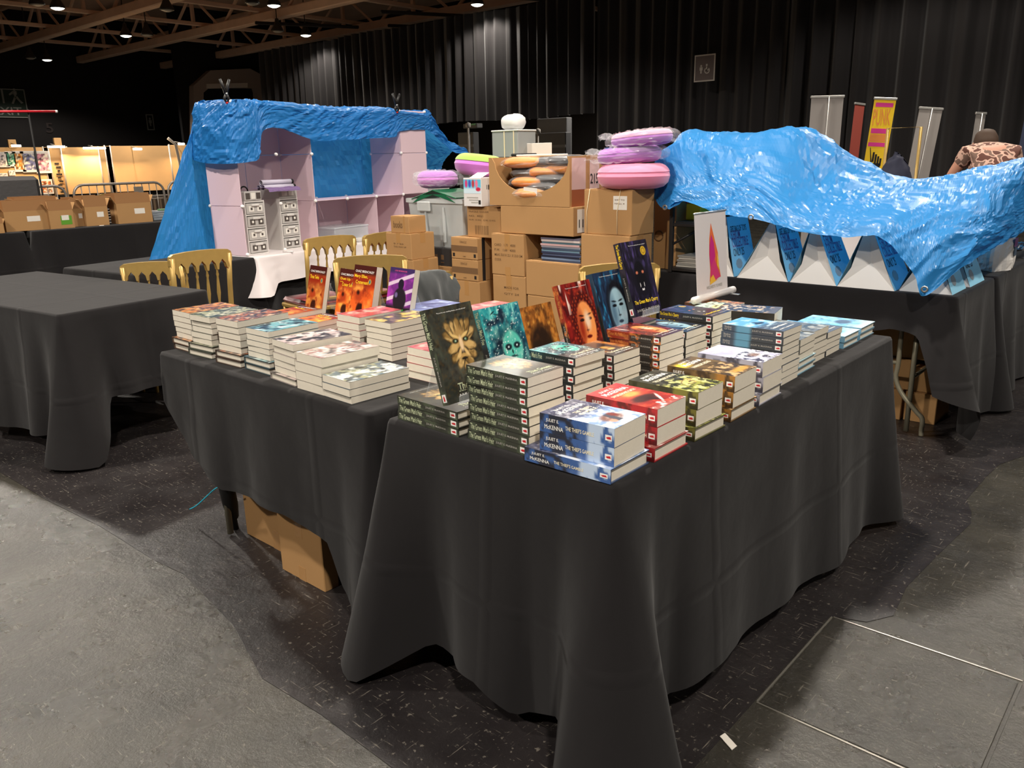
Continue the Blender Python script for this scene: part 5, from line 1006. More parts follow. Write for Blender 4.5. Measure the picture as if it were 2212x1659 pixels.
# white printed toy carton
t = thing('toy_carton', 'white printed carton left of the cut-out one', 'box', (-2.86, YP + .02, 1.1205)); w, d, h = .165, .2, .185
link('body', MB().cbox(-w, 0, 0, d, 0, h, .002), mat('white_carton', srgb(218, 214, 212), .5), t)
pr = MB(); U, V = np.meshgrid(np.linspace(0, 1, 30), np.linspace(0, 1, 20), indexing='ij'); a = Art(U, V, (206, 226, 236)); a.band(.4, 1.2, (96, 190, 222), .2)
for k, c in enumerate(((210, 60, 120), (70, 90, 190), (190, 60, 70), (240, 120, 150))): a.ell(.1 + .13 * k, .7, .05, .28, c, .4)
a.ell(.55, .3, .09, .14, (200, 40, 70), .3); pr.grid(np.stack([-w + U * w * .96 + .003, np.full_like(U, -.0005), .085 + V * .09], -1), lin(a.im), flip=True); link('print', pr, vmat('carton_art', .4), t)
for k in range(3): link('print', MB().box(-w + .03 + .02 * k, -.03, -.0006, -.0001, .055 - .016 * k, .062 - .016 * k), INK['grey'], t)
link('print', MB().box(-.028, -.008, -.0006, -.0001, .015, .042), M_blk, t)
link('flap', MB().cbox(-.11, .0, 0, .002, 0, .09, .0008, M=Matrix.Translation((0, 0, h)) @ Matrix.Rotation(R(-68), 4, 'X')), mat('white_carton', None), t)
write('print', '18', M_blk, t, (.0003, .05, .11), (0, 1, 0), (0, 0, 1), .03, .03)
# tub with green lid
a_ = aty(880, 428, 2.74); b_ = aty(998, 430, 2.74); zt_ = a_[2]; xa, xb = a_[0], b_[0]; zb_ = zt_ - .345
M_tub = mat('milky_plastic', srgb(206, 210, 210), .3, alpha=.62, spec=.6); M_glid = mat('green_lid_plastic', srgb(24, 92, 60), .35)
t = thing('storage_tub', 'milky plastic tub with open green hinged lid', 'tub', ((xa + xb) / 2, 2.74, zb_)); w = xb - xa; d = .34; H_ = .345; tp_ = .03
sh_ = []
for z, k in ((0, tp_), (H_ - .03, .004), (H_ - .03, -.008), (H_, -.008), (H_, .004), (.006, tp_ + .003)):
    sh_.append([(-w / 2 + k, k, z), (w / 2 - k, k, z), (w / 2 - k, d - k, z), (-w / 2 + k, d - k, z)])
mb = MB(); mb.grid(sh_, closed=True); mb.f.append((0, 1, 2, 3)); link('body', mb, M_tub, t)
for x in (-w * .18, w * .15): link('rib', MB().box(x, x + .014, -.003, .012, .04, H_ - .06), M_tub, t)
link('latch', MB().cbox(-w * .3, -w * .06, -.016, .0, H_ - .09, H_ - .02, .006), M_tub, t)
for s_ in (0, 1):
    x0, x1 = (-w / 2 - .02, .0) if s_ == 0 else (.0, w / 2 + .005)
    mt = Matrix.Translation((x1 if s_ == 0 else x0, .0, H_ + .06)) @ Matrix.Rotation(R(-16 if s_ == 0 else 13), 4, 'Y')
    link('lid', MB().cbox(*((-.24, .005) if s_ == 0 else (-.005, .24)), -.012, d * .8, -.004, .004, .003, M=mt), M_glid, t)
    link('lid_teeth', MB().prism([(0, 0), (-.24 if s_ == 0 else .24, 0), (-.12 if s_ == 0 else .12, .03)][::(1 if s_ else -1)], -.003, .003, M=mt @ Matrix.Translation((0, -.009, -.03)) @ Matrix.Rotation(R(90), 4, 'X')), M_glid, t)
for k in range(7):
    c_ = [(150, 150, 146), (96, 94, 92), (60, 58, 58), (180, 160, 150), (84, 150, 150), (110, 106, 104), (70, 70, 72)][k]
    link('contents', pouch(.07, .06, .05, 40 + k, None), mat('tub_stuff_%d' % k, srgb(*c_), .6), t, ((k % 3 - 1) * w * .27, .1 + .06 * (k % 2), .07 + .085 * (k // 3)))
yT = 2.74
t = carton('black carton band with printed icons under the tub', xa + .03, xb - .01, yT - .012, zb_ - .13, zb_ - .0005, .36, tape=False, m=mat('charcoal_print', srgb(56, 54, 54), .5)); w2 = xb - xa - .04
link('print_tab', MB().prism([(0, 0), (.07, 0), (.085, .03), (.07, .065), (0, .065)], 0, .0006, M=Matrix.Translation((-w2, -.0002, .03)) @ Matrix.Rotation(R(90), 4, 'X')), M_cb, t)
for k in range(4): link('print_icon', MB().box(-w2 + .12 + k * .065, -w2 + .15 + k * .065, -.0006, -.0001, .045, .08).box(-w2 + .118 + k * .065, -w2 + .152 + k * .065, -.0006, -.0001, .022, .028), M_print, t)
carton('taped carton with a white label beneath the black one', xa + .02, xb + .0, yT - .02, .36, zb_ - .1305, .38, ftape=True, label=(.86, .98, .1, .6)); carton('floor-level carton under the tub', xa + .01, xb, yT - .02, 0, .3595, .38)
# small cartons left of the tub
a_ = aty(833, 502, 2.42); b_ = aty(890, 562, 2.42)
carton('square carton with crossed tape left of the tub', a_[0], b_[0], 2.42, b_[2], a_[2], .22, ftape=True, texts=(('9 / 25', .3, .7, .56, .62), ('THIS WAY UP', .3, .8, .44, .5)))
c_ = aty(843, 466, 2.43); e_ = aty(884, 502, 2.43)
t = carton('smallest carton with handwriting on top of the square one', c_[0], e_[0], 2.43, a_[2] + .0005, c_[2], .16, tape=False)
wS = e_[0] - c_[0]; hs = c_[2] - a_[2]; write('print', 'books', M_print, t, (-wS * .85, -.0003, hs * .3), (1, 0, 0), (0, 0, 1), wS * .5, hs * .4); link('tape', MB().box(-wS * .3, -wS * .22, -.0004, 0, 0, hs), M_tape, t)
carton('taller carton under the square one', a_[0] - .01, b_[0] + .01, 2.42, .3, b_[2] - .0005, .24); carton('floor-level carton under the square one', a_[0] - .01, b_[0] + .01, 2.42, 0, .2995, .24)
# carton with round logo on the far table, dark rack, magazines
p = aty(1405, 412, 2.95); q = aty(1442, 500, 2.95)
t = carton('brown carton with a round logo under the tarpaulin corner', p[0], q[0] + .03, 3.0, TZ + .0005, 1.2, .3); link('print_ring', sm(MB().tube([(-.12 + .03 * math.cos(a), -.001, .2 + .03 * math.sin(a)) for a in np.linspace(0, 2 * math.pi, 17)], .004, 5), 'print_ring'), M_print, t)
M_rack = mat('dark_rack_steel', srgb(48, 46, 46), .45, .4)
p = aty(1443, 575, 2.88); t = thing('display_rack', 'dark steel display rack under the left end of the tarpaulin', 'rack', (p[0], 2.91, TZ))
for x, y in ((0, 0), (.2, 0), (0, .3), (.2, .3)): link('post', MB().cbox(x - .012, x + .012, y - .012, y + .012, 0, .66 if y else (.38 if x == 0 else .3), .003), M_rack, t)
for z in (.02, .28): link('rail', MB().cbox(.013, .187, -.01, .01, z - .01, z + .01, .003), M_rack, t)
link('brace', sm(MB().tube([(.0, -.004, .16), (.14, .1, .26)], .008, 6), 'brace'), M_rack, t); link('shelf_board', MB().cbox(-.02, .22, .014, .286, .012, .028, .003), M_rack, t)
for k in range(6): o = tag(link('magazine', MB().cbox(-.085, .085, -.125, .125, 0, .011, .002), mat('magazine_cover_%d' % (k % 2), srgb(*((180, 176, 168), (150, 148, 142))[k % 2]), .4), None, (p[0] + .1 + .006 * (k % 3), 3.07, TZ + .0285 + k * .0115), (0, 0, R(rnd.uniform(-7, 7)))), f'pale magazine, {ORD[5 - k]}{" from top" if k < 5 else ""} of the pile in the dark rack', 'magazine', 'magazines in the rack')
boxthing('game_box', 'yellow and purple box on the dark rack', 'box', Matrix.Translation((p[0] + .02, 3.03, TZ + .2985)) @ Matrix.Rotation(R(-90), 4, 'Z'), .1, .14, .1, mat('yellow_box', srgb(222, 186, 40), .5), mat('purple_lid', srgb(110, 30, 100), .5)); boxthing('game_box', 'light blue carton stack on the dark rack', 'box', Matrix.Translation((p[0] + .04, 3.19, TZ + .2985)) @ Matrix.Rotation(R(-90), 4, 'Z'), .14, .14, .17, mat('lightblue_box', srgb(96, 166, 206), .5))
link('rack_shelf', MB().cbox(.013, .187, .014, .286, .285, .298, .003), M_rack, t).name = 'shelf_board'
# donut cushions
def donut(lab, loc, Rr, r, top, body, rot=(0, 0, 0), bag=False, pts=24, grp='donut cushions'):
    t = thing('donut_cushion', lab, 'cushion', loc, 0, grp); t.rotation_euler = rot
    def tor(f0, f1, k, zs=.98):
        A = []
        for ph in np.linspace(f0, f1, 13): A.append([((Rr + r * k * math.cos(ph)) * math.cos(a), (Rr + r * k * math.cos(ph)) * math.sin(a), r * k * zs * math.sin(ph)) for a in np.linspace(0, 2 * math.pi, pts + 1)[:-1]])
        mb = MB(); mb.grid(A, closed=True); return mb
    link('dough', sm(tor(0, 2 * math.pi, 1), 'dough'), body, t); mb = tor(.35, math.pi - .2, 1.02)
    link('icing', sm(mb, 'icing'), top, t)
    if bag:
        mb, _ = tarp([[((Rr + r) * k * 1.12 * math.cos(a), (Rr + r) * k * 1.12 * math.sin(a), z) for a in np.linspace(0, 2 * math.pi, 13)] for k, z in ((.12, r * .85), (.6, r * .95), (.98, r * .5), (1.06, -.0), (.98, -r * .5), (.3, -r * .74))], 40, 60, .02, .008, 33); link('film', mb, M_film, t)
        mb, _ = tarp([[((Rr + r) * 1.05 * c_ + .0, (Rr + r) * (-.25 + .12 * j) * (1 + .5 * (c_ - 1.0)), .02 + .03 * ((j + int(c_ * 7)) % 2)) for j in range(5)] for c_ in (-1.0, -1.2, -1.45, -1.6)], 16, 16, .02, .012, 37); link('film_tail', mb, M_film, t)
    return t
M_lil = mat('lilac_plush', srgb(196, 112, 196), .8, sheen=.4); M_vio = mat('violet_plush', srgb(166, 92, 184), .8, sheen=.4); M_pnk = mat('pink_plush', srgb(240, 138, 170), .8, sheen=.4); M_lime = mat('lime_plush', srgb(150, 190, 80), .8, sheen=.3)
p = aty(1018, 356, 2.78); donut('lilac donut cushion with green icing on the white carton', (p[0], 2.86, 1.382), .1, .074, M_lime, M_lil, (R(-6), R(4), 0))
p = aty(945, 388, 2.88); donut('bagged purple donut cushion on the green tub lid', (p[0] - .02, 2.9, p[2] + .0), .09, .062, M_vio, M_lil, (0, 0, 0), True)
p = aty(1352, 384, 2.72); donut('pink donut cushion on the corded carton', (-1.76, 2.745, 1.243 + .07), .14, .071, M_pnk, M_pnk)
donut('lower bagged purple donut cushion right of the cut-out carton', (-1.8, 2.76, 1.243 + .139 + .047), .14, .046, M_vio, M_vio, (R(2), R(-3), 0), True); donut('upper bagged purple donut cushion with a white tag', (-1.73, 2.78, 1.243 + .139 + .092 + .045), .135, .042, M_pnk, M_vio, (R(2), R(-4), 0), True)
p = aty(1350, 310, 2.7); tag(link('white_tag', MB().cbox(-.035, .035, -.001, .001, -.045, .045, .001), M_lab, None, (p[0], 2.66, p[2]), (R(-25), R(12), 0)), 'white paper tag on the bagged donut cushion', 'tag')
# cartons and goods behind the pile
carton('tall rear carton behind the cut-out one', -3.02, -2.12, 3.06, .72, 1.43, .34); carton('rear floor-level carton behind the pile', -3.02, -2.12, 3.06, 0, .7195, .34)
p = aty(1063, 332, 3.1); q = aty(1118, 283, 3.1); zz = 1.4305
t = thing('grey_bin', 'grey lidded storage bin behind the cut-out carton', 'bin', (p[0], 3.1, zz)); w = q[0] - p[0]; h = q[2] - zz; link('body', MB().cbox(0, w, 0, .2, 0, h, .006), mat('bin_grey', srgb(136, 140, 140), .5), t); link('lid', MB().cbox(-.004, w + .004, -.004, .204, h, h + .012, .004), mat('bin_lid', srgb(196, 198, 196), .5), t)
for u in (.48, .84): link('cord', MB().box(u * w, u * w + .006, -.003, 0, 0, h), M_string, t)
tag(link('white_pillow', pouch(.085, .07, .055, 71, None), mat('white_pillow_fabric', srgb(206, 204, 202), .8), None, (p[0] + w * .5, 3.2, zz + h + .063)), 'white folded pouch on top of the grey bin', 'pouch')
for px0, px1, y0, y1, lb, c_ in ((1119, 1190, 308, 331, 'white ribbed board behind the cut-out carton', (206, 202, 196)),):
    a_, b_ = aty(px0, y1, 3.2), aty(px1, y0, 3.2); o = tag(link('white_board', MB().cbox(a_[0], b_[0], 3.2, 3.212, zz, b_[2], .002), mat('board_%d' % px0, srgb(*c_), .7)), lb, 'board')
a_ = aty(1140, 333, 2.96); tag(link('paper_sheaf', MB().cbox(0, .28, 0, .2, 0, .012, .003), M_lab, None, (a_[0], 2.84, 1.4362), (0, 0, R(4))), 'sheaf of white paper on the cut-out carton', 'paper'); tag(link('black_folder', MB().cbox(0, .16, 0, .1, 0, .02, .006), M_black, None, (a_[0] - .12, 2.92, 1.4362), (0, 0, R(-6))), 'black folder beside the paper sheaf', 'folder')
tag(link('blue_board', MB().cbox(-2.35, -2.13, 3.3, 3.312, zz, zz + .05, .002), mat('blue_card', srgb(54, 84, 150), .5)), 'blue printed card lying behind the paper sheaf', 'card')

# ---------------------------------------------------------------- paper gift bags
M_bag = mat('white_paper_bag', srgb(222, 218, 214), .75); M_bagb = mat('blue_bag_print', srgb(150, 212, 240), .6); M_bt = mat('bag_print_dark', srgb(66, 80, 98), .6); M_bp = mat('bag_print_mauve', srgb(150, 104, 160), .6)
BL_ = ['GIFT BAG OF TOYS', '5 FROM', 'COLLECTIBLE', 'ONLY 25']
def gift_bag(lab, x0, x1, y0, hgt, ax, depth=.3, rz=0, lean=0):
    w = x1 - x0; xm = ax - x0
    t = thing('paper_gift_bag', lab, 'bag', (x0, y0, TZ), R(rz), 'paper gift bags')
    for y, sgn in ((0, 1), (depth, -1)):
        ii = sgn * .055; A_, B_, C_, D_, Mi = (0, y, 0), (w, y, 0), (xm + .006, y + sgn * .02 + lean, hgt), (xm - .006, y + sgn * .02 + lean, hgt), (w / 2, y + ii, hgt * .38)
        mb = MB(); E_ = (w * .2, y + ii * .35, hgt * .3); F_ = (w * .8, y + ii * .3, hgt * .33); mb.add([A_, B_, C_, D_, Mi, E_, F_], [(0, 1, 4), (0, 4, 5), (5, 4, 3), (4, 2, 3), (1, 6, 4), (6, 2, 4)] if sgn > 0 else [(1, 0, 4), (4, 0, 5), (4, 5, 3), (2, 4, 3), (6, 1, 4), (2, 6, 4)]); link('gusset', mb, M_bag, t)
    sl = Vector((xm + .006 - w, 0, hgt)); ll = sl.length
    mb = MB().add([(w, 0, 0), (w, depth, 0), (xm + .006, depth + lean - .02, hgt), (xm + .006, .02 + lean, hgt)], [(0, 1, 2, 3)]); mb.add([(0, 0, 0), (0, depth, 0), (xm - .006, depth + lean - .02, hgt), (xm - .006, .02 + lean, hgt)], [(3, 2, 1, 0)]); link('printed_side', mb, M_bagb, t)
    link('base', MB().add([(0, 0, .0006), (w, 0, .0006), (w, depth, .0006), (0, depth, .0006)], [(3, 2, 1, 0)]), M_bag, t)
    up = sl.normalized()
    for k, s_ in enumerate(BL_):
        o = Vector((w, .04, 0)) + up * ll * (.74, .62, .48, .33)[k]; write('lettering', s_, M_bt if k in (0, 3) else M_bp, t, tuple(o), (0, 1, 0), tuple(up), (.2, .11, .2, .13)[k], (.035, .05, .055, .045)[k], .001)
    o = Vector((w, .09, 0)) + up * ll * .2; link('print_blot', MB().add([tuple(o + Vector((0, .04 * math.cos(a), 0)) + up * .03 * math.sin(a) + Vector((.001, 0, 0))) for a in np.linspace(0, 2 * math.pi, 9)[:-1]], [tuple(range(8))]), mat('blot_grey', srgb(150, 160, 166), .6), t)
gift_bag('white gift bag half behind the small banner', -1.42, -1.19, 2.93, .33, -1.27)
gift_bag('white gift bag second from left with a pinched top', -1.165, -.865, 2.915, .33, -.98)
gift_bag('white gift bag in the middle of the row', -.855, -.605, 2.915, .33, -.755)
gift_bag('white gift bag fourth from left with a shaded gusset', -.6, -.315, 2.91, .33, -.475)
gift_bag('white gift bag behind the hanging tarpaulin corner', -.305, -.06, 2.94, .3, -.19, .26)
gift_bag('white gift bag at the table corner, mostly under the tarpaulin', -.27, -.05, 3.24, .26, -.17, .3)
p = at(2115, 588, TZ)
t = thing('paper_tote', 'crumpled white tote with a printed figure on the side table', 'bag', (-.1, 4.05, TZ), R(0), 'paper gift bags'); mb, _ = tarp([[(.08 * math.cos(a) * k, .15 * math.sin(a) * k + dy, z) for a in np.linspace(0, 2 * math.pi, 13)] for k, z, dy in ((1.0, 0.001, 0), (1.05, .09, 0), (.95, .18, .02), (.6, .25, .03))], 18, 40, .016, .006, 41); link('body', mb, M_bag, t)
link('print', MB().box(.0, .001, -.03, .05, 0, .05), M_bp, t, (.083, 0, .13)); link('print', MB().box(.0, .001, -.02, .04, 0, .045), M_bt, t, (.085, 0, .08))
mb, _ = tarp([[(.06 * j - .05, .05 * i, .02 + .05 * ((i + j) % 2)) for j in range(4)] for i in range(5)], 24, 20, .03, .012, 51); tag(link('silver_foil', mb, mat('silver_foil', srgb(180, 180, 184), .25, .9), None, (-.16, 4.5, TZ + .035)), 'crumpled silver foil on the side table behind the tote', 'foil')

# small roll-up banner on the front table
a_ = atx(1490, 462, -.76); b_ = atx(1558, 450, -.76); zb = ZBAN + .0005; wB = (b_[1] - a_[1]); yB = a_[1] + .012
t = thing('table_banner', 'small white roll-up banner with a flame on the front table', 'banner', (-.715, yB, zb)); hB = a_[2] - zb
lean = Matrix.Rotation(R(-5), 4, 'Y')
M_ban = mat('banner_fabric', srgb(214, 206, 206), .6)
link('sheet', MB().box(-.0008, 0, 0, wB, .02, hB, M=lean), M_ban, t); link('top_rail', sm(MB().tube([tuple(lean @ Vector((0, -.003, hB))), tuple(lean @ Vector((0, wB + .003, hB)))], .004, 8), 'top_rail'), M_eyelet, t)
link('base', sm(MB().tube([(.005, -.04, .016), (.005, wB + .04, .016)], .0155, 14), 'base'), mat('banner_base', srgb(216, 210, 206), .35), t); link('foot', MB().cbox(-.03, .05, -.02, .0, .0, .004, .001).cbox(-.03, .05, wB, wB + .02, .0, .004, .001), M_eyelet, t)
fl = lambda pts, c, o: link('flame', MB().add([tuple(lean @ Vector((.0006 + o, u * wB, .02 + v * (hB - .02)))) for u, v in pts], [tuple(range(len(pts)))]), mat(*c), t)
fl([(.5, .87), (.44, .68), (.42, .5), (.44, .3), (.41, .16), (.78, .19), (.73, .33), (.7, .5), (.58, .72)], ('flame_orange', srgb(222, 104, 46), .6), 0); fl([(.5, .73), (.44, .6), (.43, .45), (.46, .32), (.53, .3), (.61, .46), (.58, .62)], ('flame_magenta', srgb(196, 24, 120), .6), .0004)
fl([(.46, .34), (.44, .22), (.52, .23), (.6, .16), (.76, .2), (.66, .32), (.58, .44)], ('flame_pink', srgb(206, 50, 110), .6), .0006); fl([(.43, .2), (.41, .12), (.74, .175), (.6, .16), (.52, .24), (.47, .21)], ('flame_yellow', srgb(232, 180, 50), .6), .0008); fl([(.66, .5), (.66, .34), (.73, .28), (.71, .42)], ('flame_yellow', None), .0008)
write('lettering', "WIZARD'S TOWER", INK['grey'], t, tuple(lean @ Vector((.0004, wB * .3, .045))), (0, 1, 0), tuple(lean @ Vector((0, 0, 1))), wB * .52, .014)
# under the tables
p0_ = at(530, 1155, 0); t = carton('carton with a white shipping label under the left book table', p0_[0], -1.4, .15, 0, .4, .25, tape=False, ftape=True, group='cartons under the tables', label=(.13, .4, .52, .95)); link('print', MB().box(-.4, -.37, -.0016, -.0011, .26, .29), M_blk, t)
t = carton('flat carton leaning before the labelled one', -1.5, -1.24, .075, 0, .27, .06, tape=False, ftape=True, group='cartons under the tables')
for k, (x0, x1, y0, z0, z1, lb) in enumerate(((-.62, -.3, 3.2, 0, .17, 'taped carton on the floor under the tarpaulin table, left'), (-.29, -.13, 3.22, 0, .165, 'small carton on the floor behind the bent table leg'), (-.6, -.28, 3.22, .1705, .34, 'carton stacked second under the tarpaulin table'), (-.27, -.12, 3.24, .1655, .3, 'upper small carton behind the bent table leg'), (-.58, -.14, 3.24, .3405, .5, 'dark upper carton under the tarpaulin table'))): carton(lb, x0, x1, y0, z0, z1, .28, group='cartons under the tables', ftape=k % 2 == 0)
pts = [aty(*q_, 2.99) for q_ in ((1946, 722), (1941, 780), (1935, 815), (1948, 850), (1980, 890), (1992, 905), (1990, 930), (1986, 968))]
lgt = thing('bent_table_leg', 'pale bent steel leg of the tarpaulin table', 'table leg', (pts[-1][0], pts[-1][1], 0)); rel = [tuple(Vector(q_) - Vector((pts[-1][0], pts[-1][1], 0))) for q_ in pts]; rel[-1] = (rel[-1][0], rel[-1][1], .004); rel[0] = (rel[0][0], rel[0][1], .708)
link('tube', sm(MB().tube([tuple(v) for v in catmull(rel, 30)], .012, 10), 'tube'), M_leg, lgt); q0, q1 = Vector(aty(1897, 780, 2.99)), Vector(aty(1941, 784, 2.99)); oo = Vector((pts[-1][0], pts[-1][1], 0)); link('crossbar', sm(MB().tube([tuple(q0 - oo - Vector((.25, 0, 0))), tuple(q1 - oo)], .01, 8), 'crossbar'), M_leg, lgt)
a_, b_ = Vector(at(510, 1143, 0)), Vector(aty(489, 1052, .1)); t = thing('folded_stand', 'folded black stand leaning under the left book table', 'stand', (a_.x, a_.y, 0)); d_ = b_ - a_; link('leg', sm(MB().tube([(0, 0, 0), tuple(d_ * .28), tuple(d_ * .3), tuple(d_ * .62), tuple(d_ * 1.6)], [.012, .013, .022, .03, .03], 10), 'leg'), M_black, t)
M_cy = mat('cyan_tie', srgb(40, 168, 196), .4); pts = [aty(*q_, .06) for q_ in ((410, 1100), (425, 1092), (447, 1072), (462, 1058), (474, 1051))]; t = thing('cable_tie', 'bright cyan cable tie sticking out under the left book table', 'cable tie', tuple(pts[-1])); link('strap', sm(MB().tube([tuple(Vector(v) - Vector(pts[-1])) for v in catmull(pts, 14)], .0028, 6), 'strap'), M_cy, t); link('tail', sm(MB().tube([(.0, 0, -.005), (.03, 0, .01)], .003, 6), 'tail'), M_cy, t)
# price card on the floor
c4 = [at(*q_, .003) for q_ in ((1555, 1590), (1566, 1583), (1592, 1611), (1581, 1620))]; tag(link('floor_card', MB().add([tuple(v) for v in c4] + [(v[0], v[1], .0018) for v in c4], [(0, 3, 2, 1), (0, 1, 5, 4), (1, 2, 6, 5), (2, 3, 7, 6), (3, 0, 4, 7)]), M_lab), 'small white card lying on the floor by the front corner', 'card')
# ---------------------------------------------------------------- far left: cartons, barriers, art panels
def open_carton(lab, px0, px1, pyf, pyt, pyb, X=-9.25, d=.3):
    a, b = atx(px0, pyb, X), atx(px1, pyb, X); zt_ = atx((px0 + px1) / 2, pyf, X)[2]; w = b[1] - a[1]; h = zt_ - TZ; fl_ = atx((px0 + px1) / 2, pyt, X)[2] - zt_
    t = thing('open_carton', lab, 'box', (X, a[1], TZ), R(90), 'open cartons on the far table')      # local x -> +Y, front at y=0 facing +X (local -y)
    link('body', MB().box(0, w, 0, .004, 0, h).box(0, w, d - .004, d, 0, h).box(0, .004, .004, d - .004, 0, h).box(w - .004, w, .004, d - .004, 0, h).box(.004, w - .004, .004, d - .004, 0, .004), M_cb, t)
    for (mt, ww) in ((Matrix.Translation((0, .002, h)) @ Matrix.Rotation(R(-8), 4, 'X'), w), (Matrix.Translation((0, d - .002, h)) @ Matrix.Rotation(R(6), 4, 'X'), w)): link('flap', MB().box(.002, ww - .002, -.002, .002, 0, fl_, M=mt), M_cb2, t)
    for s_ in (0, 1): mt = Matrix.Translation((0 if s_ == 0 else w, .004, h)) @ Matrix.Rotation(R(-30 if s_ == 0 else 25), 4, 'Y'); link('flap', MB().box(-.002, .002, 0, d - .01, 0, fl_ * .8, M=mt), M_cb, t)
    link('label', MB().box(w * .5, w * .8, -.001, -.0001, h * .45, h * .72), M_lab, t); return t
open_carton('leftmost whole open carton on the far black table', 14, 110, 455, 432, 497); t = open_carton('open carton with a green and white label', 110, 163, 454, 432, 493, -9.2); link('label', MB().box(.12, .24, -.0009, -.0001, .04, .14), mat('green_label', srgb(90, 150, 40), .6), t)
open_carton('narrow open carton set back behind the green-labelled one', 160, 186, 450, 426, 486, -9.32); open_carton('open carton left of the black and white pile', 188, 237, 446, 422, 484); open_carton('open carton standing alone on the far black table', 256, 331, 438, 416, 480)
open_carton('rear open carton showing only its flaps', 40, 130, 437, 424, 480, -9.62, .25); open_carton('carton cut by the left picture edge', -40, 11, 484, 470, 504, -9.15, .2)
for k in range(6):
    a = atx(233, 476, -9.45); t = thing('boxed_set', f'black and white boxed set, {ORD[5 - k]}{" from top" if k < 5 else ""} of the pile between cartons', 'box', (-9.45, a[1], TZ + k * .032), R(90), 'pile between the open cartons'); link('case', MB().cbox(0, .135, 0, .2, 0, .03, .002), mat('case_black', srgb(30, 28, 30), .4), t); link('paper_edge', MB().box(.01, .12, -.0006, 0, .008, .02), M_lab, t)
for k in range(4): a = atx(332, 472, -9.4); tag(link('flat_pack', MB().cbox(0, .3, 0, .25, 0, .028, .005), mat('pack_film', srgb(140, 148, 156), .25, coat=.5), None, (-9.4 - .01 * k, a[1], TZ + k * .0285), (0, 0, R(90 + rnd.uniform(-3, 3)))), f'film-wrapped flat pack, {ORD[3 - k]}{" from top" if k < 3 else ""} of the far pile', 'pack', 'flat packs on the far table')
a = atx(340, 452, -9.5); tag(link('flat_pack', MB().cbox(0, .14, 0, .1, 0, .02, .004), mat('pack_green', srgb(86, 120, 80), .5), None, (-9.45, a[1] + .02, TZ + 4 * .0285), (0, 0, R(90))), 'small green pack on the film-wrapped pile', 'pack')
a = atx(216, 482, -9.14); tag(link('paper_scrap', MB().cbox(0, .05, 0, .03, 0, .004, .001), M_lab, None, (-9.17, a[1], TZ), (0, 0, R(70))), 'white scrap of paper on the far table edge', 'paper')
a = atx(8, 470, -9.35); tag(link('plastic_bundle', pouch(.12, .16, .05, 91, None), mat('grey_plastic', srgb(120, 122, 126), .3, coat=.4), None, (-9.5, a[1] - .02, TZ + .06)), 'grey plastic bundle at the left end of the far table', 'bundle')
# crowd barriers
M_galv = mat('galvanised_steel', srgb(150, 142, 134), .45, .6)
def barrier(lab, y0, y1, X=-13.3):
    w = y1 - y0; t = thing('crowd_barrier', lab, 'barrier', (X, y0, 0), R(90), 'crowd barriers'); H_ = 1.14; r = .16
    path = [(0, 0, .12), (0, 0, H_ - r)] + [(r - r * math.cos(a), 0, H_ - r + r * math.sin(a)) for a in np.linspace(.2, math.pi / 2, 5)] + [(w - r + r * math.sin(a), 0, H_ - r + r * math.cos(a)) for a in np.linspace(0, math.pi / 2 - .2, 5)] + [(w, 0, H_ - r), (w, 0, .12)]
    link('frame', sm(MB().tube(path, .021, 8).tube([(0, 0, .2), (w, 0, .2)], .018, 6).tube([(.02, 0, .9), (w - .02, 0, .9)], .009, 6), 'frame'), M_galv, t)
    n = max(4, int(w / .125)); br = sm(MB().tube([(0, 0, .2), (0, 0, H_ - .01)], .0075, 6), 'bar')
    for k in range(1, n): link('bar', br, M_galv, t, (w * k / n, 0, 0)) if .1 < w * k / n < w - .1 else None
    for x in (.25, w - .25): link('foot', MB().cbox(x - .02, x + .02, -.25, .25, 0, .03, .006).box(x - .015, x + .015, -.015, .015, .03, .2), M_galv, t)
barrier('steel barrier, leftmost, behind the open cartons', 2.6, 3.9); barrier('steel barrier in the middle, below the wooden panels', 4.02, 5.52); barrier('steel barrier at the right, cut by the tarpaulin edge', 5.6, 7.1)
tag(link('barrier_plate', MB().cbox(0, .01, 0, .16, 0, .13, .003), M_galv, None, (-13.26, 4.98, .95)), 'grey plate fixed on the middle barrier', 'plate'); tag(link('barrier_plate', MB().cbox(0, .01, 0, .2, 0, .2, .003), M_galv, None, (-13.26, 3.44, .82)), 'grey plate fixed on the leftmost barrier', 'plate')
# art show panels with clip lamps
M_peg = mat('pegboard', srgb(206, 162, 110), .8, var=.06, vscale=3); M_tube2 = mat('panel_tube', srgb(176, 166, 154), .4, .4); XA = -30
def panel(lab, px0, px1, py0=318, py1=408, X=XA):
    a, b = atx(px0, py1, X), atx(px1, py0, X); t = thing('exhibition_screen', lab, 'panel', (X, a[1], 0), 0, 'wooden display panels')
    link('board', MB().cbox(-.02, .02, .02, b[1] - a[1] - .02, .5, b[2], .006), M_peg, t)
    for y in (0, b[1] - a[1]): link('post', sm(MB().tube([(0, y, 0), (0, y, b[2] + .03)], .03, 8), 'post'), M_tube2, t)
panel('wooden display panel with a black script sign', 107, 143); panel('wooden display panel under the first strip lamp', 145, 211, X=XA + .25); panel('narrow wooden display panel beside the strip lamp', 212, 237, 316); panel('wide blank wooden display panel in the middle', 239, 364, 315); panel('wooden display panel at the tarpaulin edge', 377, 440, 313)
panel('wooden panel hung with framed pictures', -40, 103, 318, 430)
sc_ = MB()
for k in range(11): y = k * .05; sc_.box(0, .01, .03 * (k % 3), .14 + .05 * (k % 2), -.12 * k, -.12 * k + .05)
p = atx(118, 355, XA + .05); tag(link('script_sign', sc_, M_black, None, (XA + .05, p[1], p[2])), 'black brush lettering on the wooden panel', 'sign')
